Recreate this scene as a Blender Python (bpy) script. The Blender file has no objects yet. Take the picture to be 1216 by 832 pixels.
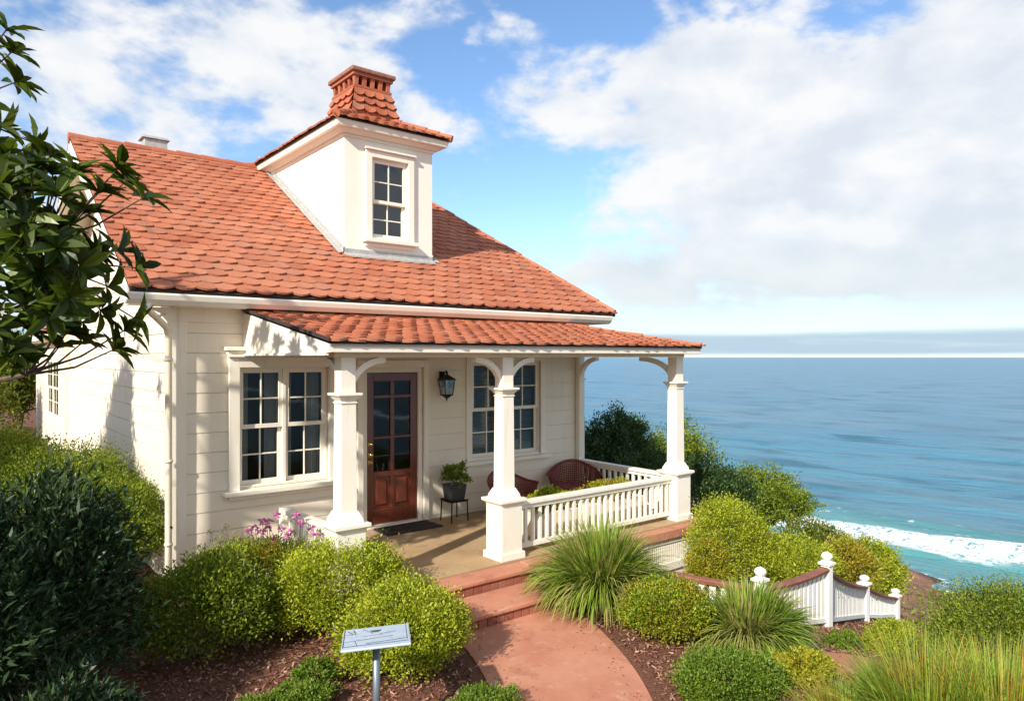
import bpy, bmesh, math, random
import numpy as np
from mathutils import Vector, Matrix
R = math.radians
random.seed(7); rng = np.random.default_rng(7)
SC = bpy.context.scene; COL = SC.collection
# ------------------------------------------------------------------ camera
A = math.atan2(1052, 845); CA, SA = math.cos(A), math.sin(A); CH = 2.54
cam = bpy.data.objects.new('camera', bpy.data.cameras.new('camera')); COL.objects.link(cam)
cam.location = (0, 0, CH); cam.rotation_euler = (R(90), 0, A - R(90))
cam.data.sensor_width = 36; cam.data.lens = 25.02; cam.data.shift_y = 0.0066
cam.data.clip_start = 0.05; cam.data.clip_end = 100000
SC.camera = cam
SUND = Vector((1.0, 0.44, -0.67)).normalized()
SUN_STRENGTH, SKY_STRENGTH, EXPOSURE = 3.7, 0.11, 0.86
SC.view_settings.view_transform = 'Standard'; SC.view_settings.look = 'None'
SC.view_settings.gamma = 1; SC.view_settings.exposure = EXPOSURE; SC.view_settings.use_curve_mapping = False
sd = bpy.data.lights.new('sun', 'SUN'); sd.energy = SUN_STRENGTH; sd.angle = R(0.9); sd.color = (1.0, 0.93, 0.81)
so = bpy.data.objects.new('sun', sd); COL.objects.link(so); so.rotation_euler = SUND.to_track_quat('-Z', 'Y').to_euler()
so.location = (-20, -8, 20)

def pt(px, py, D):
    L = (px - 608) / 845 * D
    return Vector((CA*D + SA*L, SA*D - CA*L, CH + (424 - py) / 845 * D))

# ------------------------------------------------------------------ node helper
class NT:
    def __init__(s, tree):
        s.t = tree; s.n = tree.nodes; s.l = tree.links
    def new(s, typ, **kw):
        n = s.n.new(typ)
        for k, v in kw.items(): setattr(n, k, v)
        return n
    def put(s, sock, v):
        if isinstance(v, bpy.types.NodeSocket): s.l.new(v, sock)
        elif isinstance(v, (tuple, list)) and len(v) == 3 and sock.type == 'RGBA': sock.default_value = (*v, 1)
        else: sock.default_value = v
    def m(s, op, a, b=0.0, c=None, clamp=False):
        n = s.new('ShaderNodeMath', operation=op, use_clamp=clamp)
        s.put(n.inputs[0], a); s.put(n.inputs[1], b)
        if c is not None: s.put(n.inputs[2], c)
        return n.outputs[0]
    def dot(s, v, w):
        n = s.new('ShaderNodeVectorMath', operation='DOT_PRODUCT'); s.l.new(v, n.inputs[0]); n.inputs[1].default_value = w
        return n.outputs['Value']
    def noise(s, vec, scale, detail=4, rough=0.55, dist=0.0, dims='3D'):
        n = s.new('ShaderNodeTexNoise', noise_dimensions=dims); 
        if vec is not None: s.l.new(vec, n.inputs['Vector'])
        n.inputs['Scale'].default_value = scale; n.inputs['Detail'].default_value = detail
        n.inputs['Roughness'].default_value = rough; n.inputs['Distortion'].default_value = dist
        return n.outputs['Fac']
    def ramp(s, fac, stops):
        n = s.new('ShaderNodeValToRGB'); s.l.new(fac, n.inputs[0]); e = n.color_ramp.elements
        while len(e) < len(stops): e.new(0.5)
        for i, (p, c) in enumerate(stops):
            e[i].position = p; e[i].color = (*c, 1) if isinstance(c, (tuple, list)) else (c, c, c, 1)
        return n.outputs[0]
    def mix(s, fac, a, b, mode='MIX'):
        n = s.new('ShaderNodeMix', data_type='RGBA', blend_type=mode)
        s.put(n.inputs[0], fac); s.put(n.inputs[6], a); s.put(n.inputs[7], b)
        return n.outputs[2]
    def smooth(s, v, lo, hi):
        n = s.new('ShaderNodeMapRange', interpolation_type='SMOOTHSTEP'); s.put(n.inputs[0], v)
        s.put(n.inputs[1], lo); s.put(n.inputs[2], hi); return n.outputs[0]
    def bump(s, h, strength, dist):
        n = s.new('ShaderNodeBump'); s.l.new(h, n.inputs['Height']); n.inputs['Strength'].default_value = strength
        n.inputs['Distance'].default_value = dist; return n.outputs[0]

# ------------------------------------------------------------------ world: sky with clouds
W = bpy.data.worlds.new('World'); SC.world = W; W.use_nodes = True
def build_world():
    k = NT(W.node_tree); k.n.clear()
    out = k.new('ShaderNodeOutputWorld')
    sky = k.new('ShaderNodeTexSky', sky_type='NISHITA'); sky.sun_disc = False
    sky.sun_elevation = math.asin(-SUND.z); sky.sun_rotation = math.atan2(-SUND.x, -SUND.y) % (2*math.pi)
    sky.air_density = 1.0; sky.dust_density = 0.25; sky.ozone_density = 1.6; sky.altitude = 30
    tc = k.new('ShaderNodeTexCoord').outputs['Generated']
    D = k.dot(tc, (CA, SA, 0)); L = k.dot(tc, (SA, -CA, 0)); Z = k.dot(tc, (0, 0, 1))
    az = k.m('ARCTAN2', L, D); el = k.m('ARCSINE', Z)
    def blob(px, py, rx, ry, amp, rot=0.0):
        a0 = math.atan((px-608)/845); e0 = math.atan((424-py)/math.hypot(845, px-608))
        c, s_ = math.cos(rot), math.sin(rot)
        da = k.m('SUBTRACT', az, a0); de = k.m('SUBTRACT', el, e0)
        u = k.m('ADD', k.m('MULTIPLY', da, c*845/rx), k.m('MULTIPLY', de, s_*845/rx))
        v = k.m('ADD', k.m('MULTIPLY', da, -s_*845/ry), k.m('MULTIPLY', de, c*845/ry))
        q = k.m('ADD', k.m('MULTIPLY', u, u), k.m('MULTIPLY', v, v))
        return k.m('MULTIPLY', k.m('POWER', 2.71828, k.m('MULTIPLY', q, -1.0)), amp)
    # perspective cloud layer coordinates
    zz = k.m('ADD', k.m('MAXIMUM', Z, 0.0), 0.16)
    cx = k.new('ShaderNodeCombineXYZ')
    k.l.new(k.m('DIVIDE', L, zz), cx.inputs[0]); k.l.new(k.m('DIVIDE', D, zz), cx.inputs[1])
    vec = cx.outputs[0]
    cz = k.new('ShaderNodeCombineXYZ')
    k.l.new(k.m('MULTIPLY', az, 1.0), cz.inputs[0]); k.l.new(k.m('MULTIPLY', el, 1.7), cz.inputs[1])
    v2 = cz.outputs[0]
    n1 = k.noise(v2, 5.2, 9, 0.56, 0.15)
    n2 = k.noise(vec, 1.3, 6, 0.6, 0.3)
    n3 = k.noise(v2, 15, 7, 0.6, 0.1)
    base = k.m('ADD', k.m('SUBTRACT', k.m('MULTIPLY', n1, 2.1), .55), k.m('MULTIPLY', k.m('SUBTRACT', n3, 0.5), 0.30))
    base = k.m('ADD', base, k.m('MULTIPLY', k.m('SUBTRACT', n2, 0.5), 0.25))
    bl = [blob(730, 115, 190, 80, .36, .15), blob(1000, 110, 260, 110, .42, .12), blob(1180, 60, 200, 120, .25),
          blob(800, 250, 150, 45, .26, .1), blob(1050, 260, 280, 70, .34), blob(1250, 200, 160, 120, .3),
          blob(880, 325, 420, 46, .33), blob(1130, 300, 250, 60, .2), blob(250, 60, 240, 80, .26, -.1), blob(60, 90, 150, 110, .22), blob(230, 170, 130, 40, .22),
          blob(545, 155, 60, 28, .17), blob(585, 5, 60, 30, .2), blob(430, 90, 90, 50, .18),
          blob(620, 240, 60, 110, -.38), blob(545, 60, 50, 60, -.22), blob(690, 15, 70, 22, -.34), blob(770, 195, 90, 22, -.24),
          blob(150, 150, 60, 14, -.12), blob(400, 200, 200, 60, -.1), blob(560, 330, 110, 60, -.1), blob(890, 15, 40, 20, -.22), blob(690, 290, 90, 26, -.12)]
    tot = base
    for b in bl: tot = k.m('ADD', tot, b)
    tot = k.m('ADD', tot, k.m('SUBTRACT', k.m('MULTIPLY', k.smooth(k.m('MULTIPLY', D, -1.0), -.15, .35), .40), .05))  # extra unseen cloud cover behind the camera, added to brighten the ambient fill
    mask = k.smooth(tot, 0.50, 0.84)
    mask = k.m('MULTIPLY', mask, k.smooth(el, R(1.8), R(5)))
    # cloud tone: sampled slightly toward the light for soft shading
    mp = k.new('ShaderNodeMapping'); k.l.new(v2, mp.inputs[0]); mp.inputs['Location'].default_value = (0.03, -0.06, 0)
    n4 = k.noise(mp.outputs[0], 5.2, 9, 0.56, 0.15)
    lit = k.m('ADD', k.m('MULTIPLY', k.m('SUBTRACT', n1, n4), 3.4), 0.50)
    lit = k.m('ADD', lit, k.m('MULTIPLY', k.m('SUBTRACT', n3, 0.5), 0.5))
    lit = k.m('SUBTRACT', lit, k.m('MULTIPLY', k.smooth(tot, .85, 1.3), 0.16))
    ccol = k.ramp(lit, [(0.0, (0.77, 0.83, 0.91)), (0.45, (0.90, 0.93, 0.97)), (0.80, (1.0, 1.0, 1.0))])
    # sky colour: the Nishita sky
    bs = k.new('ShaderNodeBackground'); k.l.new(k.mix(1.0, sky.outputs[0], (.83, .95, 1.06), 'MULTIPLY'), bs.inputs[0]); bs.inputs[1].default_value = SKY_STRENGTH
    bc = k.new('ShaderNodeBackground'); k.l.new(ccol, bc.inputs[0]); bc.inputs[1].default_value = 0.54
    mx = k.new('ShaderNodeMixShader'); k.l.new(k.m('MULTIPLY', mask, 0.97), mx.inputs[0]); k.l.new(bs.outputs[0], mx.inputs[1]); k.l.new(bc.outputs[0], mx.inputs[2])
    # thin veil layers low over the sea
    n5 = k.new('ShaderNodeCombineXYZ'); k.l.new(k.m('MULTIPLY', az, 2.2), n5.inputs[0]); k.l.new(k.m('MULTIPLY', el, 26), n5.inputs[1])
    st = k.noise(n5.outputs[0], 1.6, 5, 0.55, 0.1)
    band = k.m('MULTIPLY', k.smooth(el, R(0.02), R(0.40)), k.m('SUBTRACT', 1.0, k.smooth(el, R(1.5), R(2.3))))
    band = k.m('MULTIPLY', band, k.smooth(k.m('ADD', st, k.m('MULTIPLY', band, .3)), .35, .8))
    bb = k.new('ShaderNodeBackground'); bb.inputs[0].default_value = (0.50, 0.68, 0.84, 1); bb.inputs[1].default_value = 0.52
    pale = k.new('ShaderNodeBackground'); pale.inputs[0].default_value = (0.80, 0.92, 0.96, 1); pale.inputs[1].default_value = 0.50
    hz = k.m('SUBTRACT', 1.0, k.smooth(el, R(2.5), R(12)))
    mp0 = k.new('ShaderNodeMixShader'); k.l.new(k.m('MULTIPLY', hz, 0.72), mp0.inputs[0]); k.l.new(mx.outputs[0], mp0.inputs[1]); k.l.new(pale.outputs[0], mp0.inputs[2])
    m2 = k.new('ShaderNodeMixShader'); k.l.new(k.m('MULTIPLY', band, 0.9), m2.inputs[0]); k.l.new(mp0.outputs[0], m2.inputs[1]); k.l.new(bb.outputs[0], m2.inputs[2])
    k.l.new(m2.outputs[0], out.inputs[0])
build_world()

# ------------------------------------------------------------------ materials
MATS = {}
def principled(name, color, rough=0.6, metal=0.0, spec=0.5, fn=None):
    if name in MATS: return MATS[name]
    m = bpy.data.materials.new(name); m.use_nodes = True; k = NT(m.node_tree)
    p = k.n['Principled BSDF']; k.put(p.inputs['Base Color'], color); p.inputs['Roughness'].default_value = rough
    p.inputs['Metallic'].default_value = metal; p.inputs['Specular IOR Level'].default_value = spec
    if fn: fn(k, p)
    MATS[name] = m; return m
def objc(k): return k.new('ShaderNodeTexCoord').outputs['Object']
def geop(k): return k.new('ShaderNodeNewGeometry').outputs['Position']
def island(k): return k.new('ShaderNodeNewGeometry').outputs['Random Per Island']

def paint(name, c, dirt=0.5, rough=0.5):
    def f(k, p):
        g = geop(k); n = k.noise(g, 1.7, 5, .6); n2 = k.noise(g, 40, 4, .6)
        mp = k.new('ShaderNodeMapping'); k.l.new(g, mp.inputs[0]); mp.inputs['Scale'].default_value = (9, 9, .7)
        st = k.noise(mp.outputs[0], 1.0, 5, .65)
        d = k.m('MULTIPLY', k.smooth(st, .56, .8), dirt)
        col = k.mix(k.m('MULTIPLY', k.smooth(n, .35, .7), .35), c, tuple(x*y for x, y in zip(c, (.93, .90, .84))))
        col = k.mix(d, col, tuple(x*y for x, y in zip(c, (.62, .56, .47))))
        k.l.new(col, p.inputs['Base Color'])
        k.l.new(k.bump(k.m('ADD', n2, k.m('MULTIPLY', n, .5)), .12, .01), p.inputs['Normal'])
        k.l.new(k.m('ADD', k.m('MULTIPLY', n2, .25), rough-.1), p.inputs['Roughness'])
    return principled(name, c, rough, fn=f)
M_WALL = paint('weathered_cream_paint', (.83, .75, .62), .5)
M_TRIM = paint('white_trim_paint', (.84, .785, .68), .4, .42)
M_CREAM = paint('cream_soffit_paint', (.76, .68, .53), .3)
M_FENCE = paint('fence_white_paint', (.80, .79, .76), .5, .5)

def tile_mat(name, a, b, c, d):
    def f(k, p):
        isl = island(k); g = geop(k)
        col = k.ramp(isl, [(0, a), (.35, b), (.75, c), (1, d)])
        n = k.noise(g, 1.1, 4, .6); n2 = k.noise(g, 28, 5, .7)
        col = k.mix(k.m('MULTIPLY', k.smooth(n, .4, .7), .3), col, (.50, .24, .15))
        col = k.mix(k.m('MULTIPLY', k.smooth(n2, .52, .75), .5), col, (.60, .27, .16))
        col = k.mix(k.m('MULTIPLY', k.smooth(k.noise(g, 6, 5, .7), .58, .75), .45), col, (.19, .08, .055))
        mp = k.new('ShaderNodeMapping'); k.l.new(g, mp.inputs[0]); mp.inputs['Scale'].default_value = (5, .6, .6)
        col = k.mix(k.m('MULTIPLY', k.smooth(k.noise(mp.outputs[0], 1.0, 6, .7), .55, .72), .38), col, (.17, .085, .06))
        col = k.mix(k.m('MULTIPLY', k.smooth(k.noise(g, 17, 4, .8), .64, .70), .45), col, (.42, .33, .22))
        k.l.new(col, p.inputs['Base Color']); k.l.new(k.bump(n2, .5, .01), p.inputs['Normal'])
    return principled(name, b, .82, spec=.3, fn=f)
M_TILE = tile_mat('terracotta_tile', (.33, .105, .055), (.41, .135, .07), (.47, .17, .09), (.36, .145, .09))
M_TILEDK = tile_mat('old_terracotta', (.30, .085, .045), (.38, .11, .055), (.46, .14, .07), (.34, .14, .09))
M_UNDER = principled('tile_underlay', (.05, .025, .018), .9)
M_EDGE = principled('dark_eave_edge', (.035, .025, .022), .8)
def fmetal(k, p):
    n = k.noise(geop(k), 14, 5, .7); k.l.new(k.ramp(n, [(.3, (.36, .36, .35)), (.7, (.55, .55, .53))]), p.inputs['Base Color'])
M_LEAD = principled('grey_lead_flashing', (.45, .45, .44), .55, .3, fn=fmetal)
M_DOOR = None
def fdoor(k, p):
    g = geop(k); mp = k.new('ShaderNodeMapping'); k.l.new(g, mp.inputs[0]); mp.inputs['Scale'].default_value = (22, 22, 1.6)
    n = k.noise(mp.outputs[0], 1.5, 6, .7, .6)
    k.l.new(k.ramp(n, [(.25, (.07, .014, .006)), (.55, (.14, .026, .011)), (.8, (.20, .048, .018))]), p.inputs['Base Color'])
    p.inputs['Coat Weight'].default_value = .5; p.inputs['Coat Roughness'].default_value = .15
M_DOOR = principled('mahogany_varnish', (.17, .03, .015), .35, fn=fdoor)
M_BRASS = principled('brass', (.75, .5, .17), .25, 1.0)
M_BLACK = principled('black_iron', (.015, .015, .016), .45, .6)
M_DARKPOT = principled('charcoal_pot', (.03, .032, .035), .55)
def glass_mat(name, tint, frs):
    m = bpy.data.materials.new(name); m.use_nodes = True; k = NT(m.node_tree); k.n.clear()
    o = k.new('ShaderNodeOutputMaterial'); t = k.new('ShaderNodeBsdfTransparent'); t.inputs[0].default_value = (*tint, 1)
    g = k.new('ShaderNodeBsdfGlossy'); g.inputs['Roughness'].default_value = .03; g.inputs[0].default_value = (.9, .95, 1, 1)
    k.l.new(k.bump(k.noise(geop(k), 2.2, 2, .5), .05, .05), g.inputs['Normal'])
    fr = k.new('ShaderNodeFresnel'); fr.inputs[0].default_value = 1.5
    mx = k.new('ShaderNodeMixShader'); k.l.new(k.m('ADD', k.m('MULTIPLY', fr.outputs[0], .75), frs, clamp=True), mx.inputs[0])
    k.l.new(t.outputs[0], mx.inputs[1]); k.l.new(g.outputs[0], mx.inputs[2]); k.l.new(mx.outputs[0], o.inputs[0]); return m
M_GLASS = glass_mat('window_glass', (.75, .80, .80), .0)
M_GLASSB = glass_mat('dormer_glass', (.45, .58, .72), .06)
M_CURT = principled('grey_curtain', (.42, .41, .40), .9)
M_BLIND = principled('blind_slat', (.30, .36, .42), .6)
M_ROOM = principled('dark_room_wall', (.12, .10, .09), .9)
def fwood(k, p):
    mp = k.new('ShaderNodeMapping'); k.l.new(objc(k), mp.inputs[0]); mp.inputs['Scale'].default_value = (3, 3, 20)
    n = k.noise(mp.outputs[0], 2.0, 6, .7)
    k.l.new(k.ramp(n, [(.3, (.17, .055, .035)), (.7, (.30, .11, .07))]), p.inputs['Base Color'])
M_HANDRAIL = principled('red_brown_handrail', (.25, .09, .06), .6, fn=fwood)
def concrete(name, c, c2, wear):
    def f(k, p):
        g = geop(k); n = k.noise(g, 1.3, 6, .62, .3); n2 = k.noise(g, 55, 4, .7); n3 = k.noise(g, 7, 5, .7)
        col = k.mix(k.smooth(n, .35, .68), c, c2)
        col = k.mix(k.m('MULTIPLY', k.smooth(n3, .54, .70), .5), col, wear)
        col = k.mix(k.m('MULTIPLY', k.smooth(k.noise(g, 3.1, 6, .75), .54, .64), .42), col, tuple(x*.6 for x in c))
        k.l.new(col, p.inputs['Base Color']); k.l.new(k.bump(k.m('ADD', n2, n3), .25, .008), p.inputs['Normal'])
    return principled(name, c, .8, spec=.3, fn=f)
M_PATH = concrete('red_stained_concrete', (.44, .175, .108), (.52, .235, .15), (.58, .36, .26))
M_PORCH = concrete('tan_porch_concrete', (.36, .24, .13), (.43, .30, .175), (.48, .37, .25))
def fbrick(k, p):
    isl = island(k); g = geop(k); n = k.noise(g, 30, 5, .7)
    c = k.ramp(isl, [(0, (.22, .065, .04)), (.5, (.30, .09, .055)), (1, (.36, .13, .08))])
    k.l.new(k.mix(k.m('MULTIPLY', k.smooth(n, .5, .7), .4), c, (.40, .2, .15)), p.inputs['Base Color']); k.l.new(k.bump(n, .5, .01), p.inputs['Normal'])
M_BRICK = principled('riser_brick', (.3, .09, .055), .85, fn=fbrick)
M_MORTAR = principled('mortar', (.28, .13, .09), .95)
def fwick(k, p):
    isl = k.noise(geop(k), 60, 3, .6); k.l.new(k.ramp(isl, [(.3, (.11, .018, .014)), (.7, (.27, .05, .035))]), p.inputs['Base Color'])
M_WICKER = principled('red_wicker', (.2, .035, .025), .6, fn=fwick)
M_SIGN = None
def fsignp(k, p):
    g = geop(k); n = k.noise(g, 18, 6, .75, .5)
    k.l.new(k.ramp(n, [(.3, (.34, .42, .52)), (.55, (.45, .53, .62)), (.8, (.56, .62, .68))]), p.inputs['Base Color'])
M_SIGN = principled('weathered_sign_panel', (.5, .55, .62), .4, fn=fsignp)
M_INK = principled('sign_ink', (.07, .08, .11), .6)
M_STEEL = principled('galvanised_post', (.20, .25, .29), .45, .6, fn=None)
M_BARK = principled('bark', (.11, .075, .05), .9, fn=lambda k, p: (k.l.new(k.ramp(k.noise(geop(k), 25, 5, .7), [(.3, (.05, .035, .025)), (.7, (.17, .12, .085))]), p.inputs['Base Color'])))
def leaf_mat(name, stops, trans=.3, rough=.5, spec=.35, patch=None, tc=None):
    m = bpy.data.materials.new(name); m.use_nodes = True; k = NT(m.node_tree); p = k.n['Principled BSDF']; o = k.n['Material Output']
    col = k.ramp(island(k), stops); g = geop(k)
    col = k.mix(k.m('MULTIPLY', k.smooth(k.noise(g, 3.0, 3, .6), .42, .66), .45), col, stops[-1][1])
    if patch: col = k.mix(k.m('MULTIPLY', k.smooth(k.noise(g, patch[1], 3, .6), patch[2], patch[2]+.1), .8), col, patch[0])
    k.l.new(col, p.inputs['Base Color']); p.inputs['Roughness'].default_value = rough; p.inputs['Specular IOR Level'].default_value = spec
    t = k.new('ShaderNodeBsdfTranslucent'); k.l.new(k.mix(1.0, col, tc or (1.0, 1.0, .45), 'MULTIPLY'), t.inputs[0])
    mx = k.new('ShaderNodeMixShader'); mx.inputs[0].default_value = trans
    k.l.new(p.outputs[0], mx.inputs[1]); k.l.new(t.outputs[0], mx.inputs[2]); k.l.new(mx.outputs[0], o.inputs[0]); return m
L_BRIGHT = leaf_mat('bright_yellow_green_leaf', [(0, (.16, .24, .014)), (.5, (.34, .40, .022)), (1, (.54, .56, .05))], .36)
L_YELLOW = leaf_mat('yellowing_leaf', [(0, (.20, .24, .015)), (.5, (.36, .37, .025)), (.95, (.48, .44, .04)), (1, (.45, .24, .04))], .3)
L_MID = leaf_mat('mid_green_leaf', [(0, (.07, .13, .014)), (.6, (.17, .24, .018)), (1, (.31, .36, .03))], .34)
L_MIXED = leaf_mat('green_gold_leaf', [(0, (.11, .20, .012)), (.5, (.24, .34, .018)), (.96, (.44, .47, .03)), (1, (.40, .18, .03))], .34, patch=((.38, .33, .03), 4, .66))
L_DARK = leaf_mat('dark_green_leaf', [(0, (.020, .045, .014)), (.6, (.04, .085, .02)), (1, (.075, .13, .03))], .22)
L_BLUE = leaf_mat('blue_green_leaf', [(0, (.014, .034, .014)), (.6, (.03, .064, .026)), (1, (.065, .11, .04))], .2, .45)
L_OLIVE = leaf_mat('olive_leaf', [(0, (.07, .10, .015)), (.6, (.14, .17, .02)), (1, (.22, .25, .03))], .28)
L_TREE = leaf_mat('glossy_tree_leaf', [(0, (.018, .040, .005)), (.6, (.045, .085, .008)), (1, (.14, .19, .015))], .38, .38, .4)
L_GRASS = leaf_mat('tussock_blade', [(0, (.07, .14, .014)), (.5, (.19, .30, .025)), (.90, (.33, .44, .05)), (.94, (.46, .42, .16)), (1, (.42, .30, .14))], .25)
L_ORN = leaf_mat('ornamental_blade', [(0, (.08, .17, .014)), (.5, (.20, .33, .03)), (.90, (.34, .44, .05)), (.96, (.48, .36, .05)), (1, (.48, .20, .03))], .3)
L_LAWN = leaf_mat('ground_cover_leaf', [(0, (.06, .13, .012)), (.6, (.13, .22, .02)), (1, (.22, .30, .03))], .3)
L_PETAL = leaf_mat('pink_petal', [(0, (.62, .14, .42)), (1, (.80, .30, .58))], .3, tc=(1, .7, 1))
L_PALE = leaf_mat('pale_leaf', [(0, (.25, .30, .10)), (.6, (.45, .47, .22)), (1, (.62, .60, .36))], .3)

# ------------------------------------------------------------------ mesh helpers
ORG = {}
def tag(o, label, cat, group=None, kind=None):
    if label: o['label'] = label
    if cat: o['category'] = cat
    if group: o['group'] = group
    if kind: o['kind'] = kind
    return o
def thing(name, loc, label, cat, group=None):
    o = bpy.data.objects.new(name, None); COL.objects.link(o); o.location = loc; o.empty_display_size = .2
    ORG[o.name] = Vector(loc); return tag(o, label, cat, group)
def link_mesh(name, me, mat, parent, org=None):
    o = bpy.data.objects.new(name, me); COL.objects.link(o)
    if mat: me.materials.append(mat)
    if parent is not None: o.parent = parent; ORG[o.name] = ORG[parent.name]
    else:
        ORG[o.name] = Vector(org) if org is not None else Vector((0, 0, 0)); o.location = ORG[o.name]
    return o
class MB:
    def __init__(s, T=None): s.v = []; s.f = []; s.T = T
    def add(s, vs, fs):
        n = len(s.v)
        if s.T: vs = [s.T(*p) for p in vs]
        s.v += [tuple(p) for p in vs]; s.f += [tuple(i+n for i in f) for f in fs]; return s
    def box(s, x0, y0, z0, x1, y1, z1):
        return s.add([(x0,y0,z0),(x1,y0,z0),(x1,y1,z0),(x0,y1,z0),(x0,y0,z1),(x1,y0,z1),(x1,y1,z1),(x0,y1,z1)],
                     [(0,3,2,1),(4,5,6,7),(0,1,5,4),(1,2,6,5),(2,3,7,6),(3,0,4,7)])
    def frustum(s, cx, cy, z0, z1, w0, w1, d0=None, d1=None):
        d0 = d0 or w0; d1 = d1 or w1
        vs = [(cx+sx*w0/2, cy+sy*d0/2, z0) for sx, sy in ((-1,-1),(1,-1),(1,1),(-1,1))] + [(cx+sx*w1/2, cy+sy*d1/2, z1) for sx, sy in ((-1,-1),(1,-1),(1,1),(-1,1))]
        return s.add(vs, [(0,3,2,1),(4,5,6,7),(0,1,5,4),(1,2,6,5),(2,3,7,6),(3,0,4,7)])
    def prism(s, poly, ext):
        n = len(poly); e = Vector(ext); a = [Vector(p) for p in poly]
        return s.add([tuple(p) for p in a] + [tuple(p+e) for p in a],
                     [tuple(range(n)), tuple(range(2*n-1, n-1, -1))] + [(i, (i+1) % n, n+(i+1) % n, n+i) for i in range(n)])
    def tube(s, pts, rad, n=8, cap=True):
        pts = [Vector(p) for p in pts]; rad = rad if isinstance(rad, (list, tuple)) else [rad]*len(pts)
        vs = []; up = Vector((0, 0, 1)); prev = None
        for i, p in enumerate(pts):
            d = (pts[min(i+1, len(pts)-1)] - pts[max(i-1, 0)]).normalized()
            if prev is None:
                a = d.cross(up)
                if a.length < .1: a = d.cross(Vector((1, 0, 0)))
            else: a = prev - d*prev.dot(d)
            a.normalize(); prev = a; b = d.cross(a)
            for j in range(n):
                t = 2*math.pi*j/n; vs.append(p + (a*math.cos(t) + b*math.sin(t))*rad[i])
        fs = [(i*n+j, i*n+(j+1) % n, (i+1)*n+(j+1) % n, (i+1)*n+j) for i in range(len(pts)-1) for j in range(n)]
        if cap: fs += [tuple(range(n-1, -1, -1)), tuple(range((len(pts)-1)*n, len(pts)*n))]
        return s.add([tuple(p) for p in vs], fs)
    def lathe(s, c, prof, n=20):
        vs = [(c[0]+r*math.cos(2*math.pi*j/n), c[1]+r*math.sin(2*math.pi*j/n), c[2]+z) for r, z in prof for j in range(n)]
        fs = [(i*n+j, i*n+(j+1) % n, (i+1)*n+(j+1) % n, (i+1)*n+j) for i in range(len(prof)-1) for j in range(n)]
        fs += [tuple(range(n-1, -1, -1)), tuple(range((len(prof)-1)*n, len(prof)*n))]
        return s.add(vs, fs)
    def build(s, name, mat, parent=None, bevel=0, smooth=False, org=None, recalc=True):
        o0 = ORG[parent.name] if parent is not None else (Vector(org) if org is not None else Vector((0, 0, 0)))
        me = bpy.data.meshes.new(name); me.from_pydata([(x-o0.x, y-o0.y, z-o0.z) for x, y, z in s.v], [], s.f)
        if recalc:
            bm = bmesh.new(); bm.from_mesh(me); bmesh.ops.recalc_face_normals(bm, faces=bm.faces); bm.to_mesh(me); bm.free()
        if smooth: me.shade_smooth()
        o = link_mesh(name, me, mat, parent, org)
        if bevel:
            b = o.modifiers.new('bevel', 'BEVEL'); b.width = bevel; b.segments = 2; b.limit_method = 'ANGLE'; b.angle_limit = R(40)
        return o
def fast_quads(name, V, mat, parent=None, org=None, k=4):
    o0 = ORG[parent.name] if parent is not None else (Vector(org) if org is not None else Vector((0, 0, 0)))
    V = V.reshape(-1, 3) - np.array(o0); n = len(V)//k
    me = bpy.data.meshes.new(name); me.vertices.add(n*k); me.vertices.foreach_set('co', V.astype(np.float32).ravel())
    me.loops.add(n*k); me.loops.foreach_set('vertex_index', np.arange(n*k, dtype=np.int32))
    me.polygons.add(n); me.polygons.foreach_set('loop_start', np.arange(0, n*k, k, dtype=np.int32))
    me.update(calc_edges=True); me.validate()
    return link_mesh(name, me, mat, parent, org)
def unit(v): return v / np.maximum(np.linalg.norm(v, axis=-1, keepdims=True), 1e-9)
def leaf_quads(pos, dirs, ln, wd, fold=.25):
    n = len(pos); up = unit(rng.normal(size=(n, 3)) + np.array([0, 0, 1.2])); dirs = unit(dirs)
    side = unit(np.cross(dirs, up)); nn = np.cross(side, dirs)
    ln = ln*rng.uniform(.55, 1.4, (n, 1)); w = wd*rng.uniform(.8, 1.2, (n, 1))
    mid = pos + dirs*ln*.45
    V = np.stack([pos, mid + side*w/2 + nn*w*fold, pos + dirs*ln - nn*ln*.08, mid - side*w/2 + nn*w*fold], 1)
    return V
def lumps(seed, n=7, f=3.0):
    r = np.random.default_rng(seed); K = r.normal(size=(n, 3))*f; ph = r.uniform(0, 6.28, n)
    return lambda d: np.mean(np.cos(d @ K.T + ph), axis=1)

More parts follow.
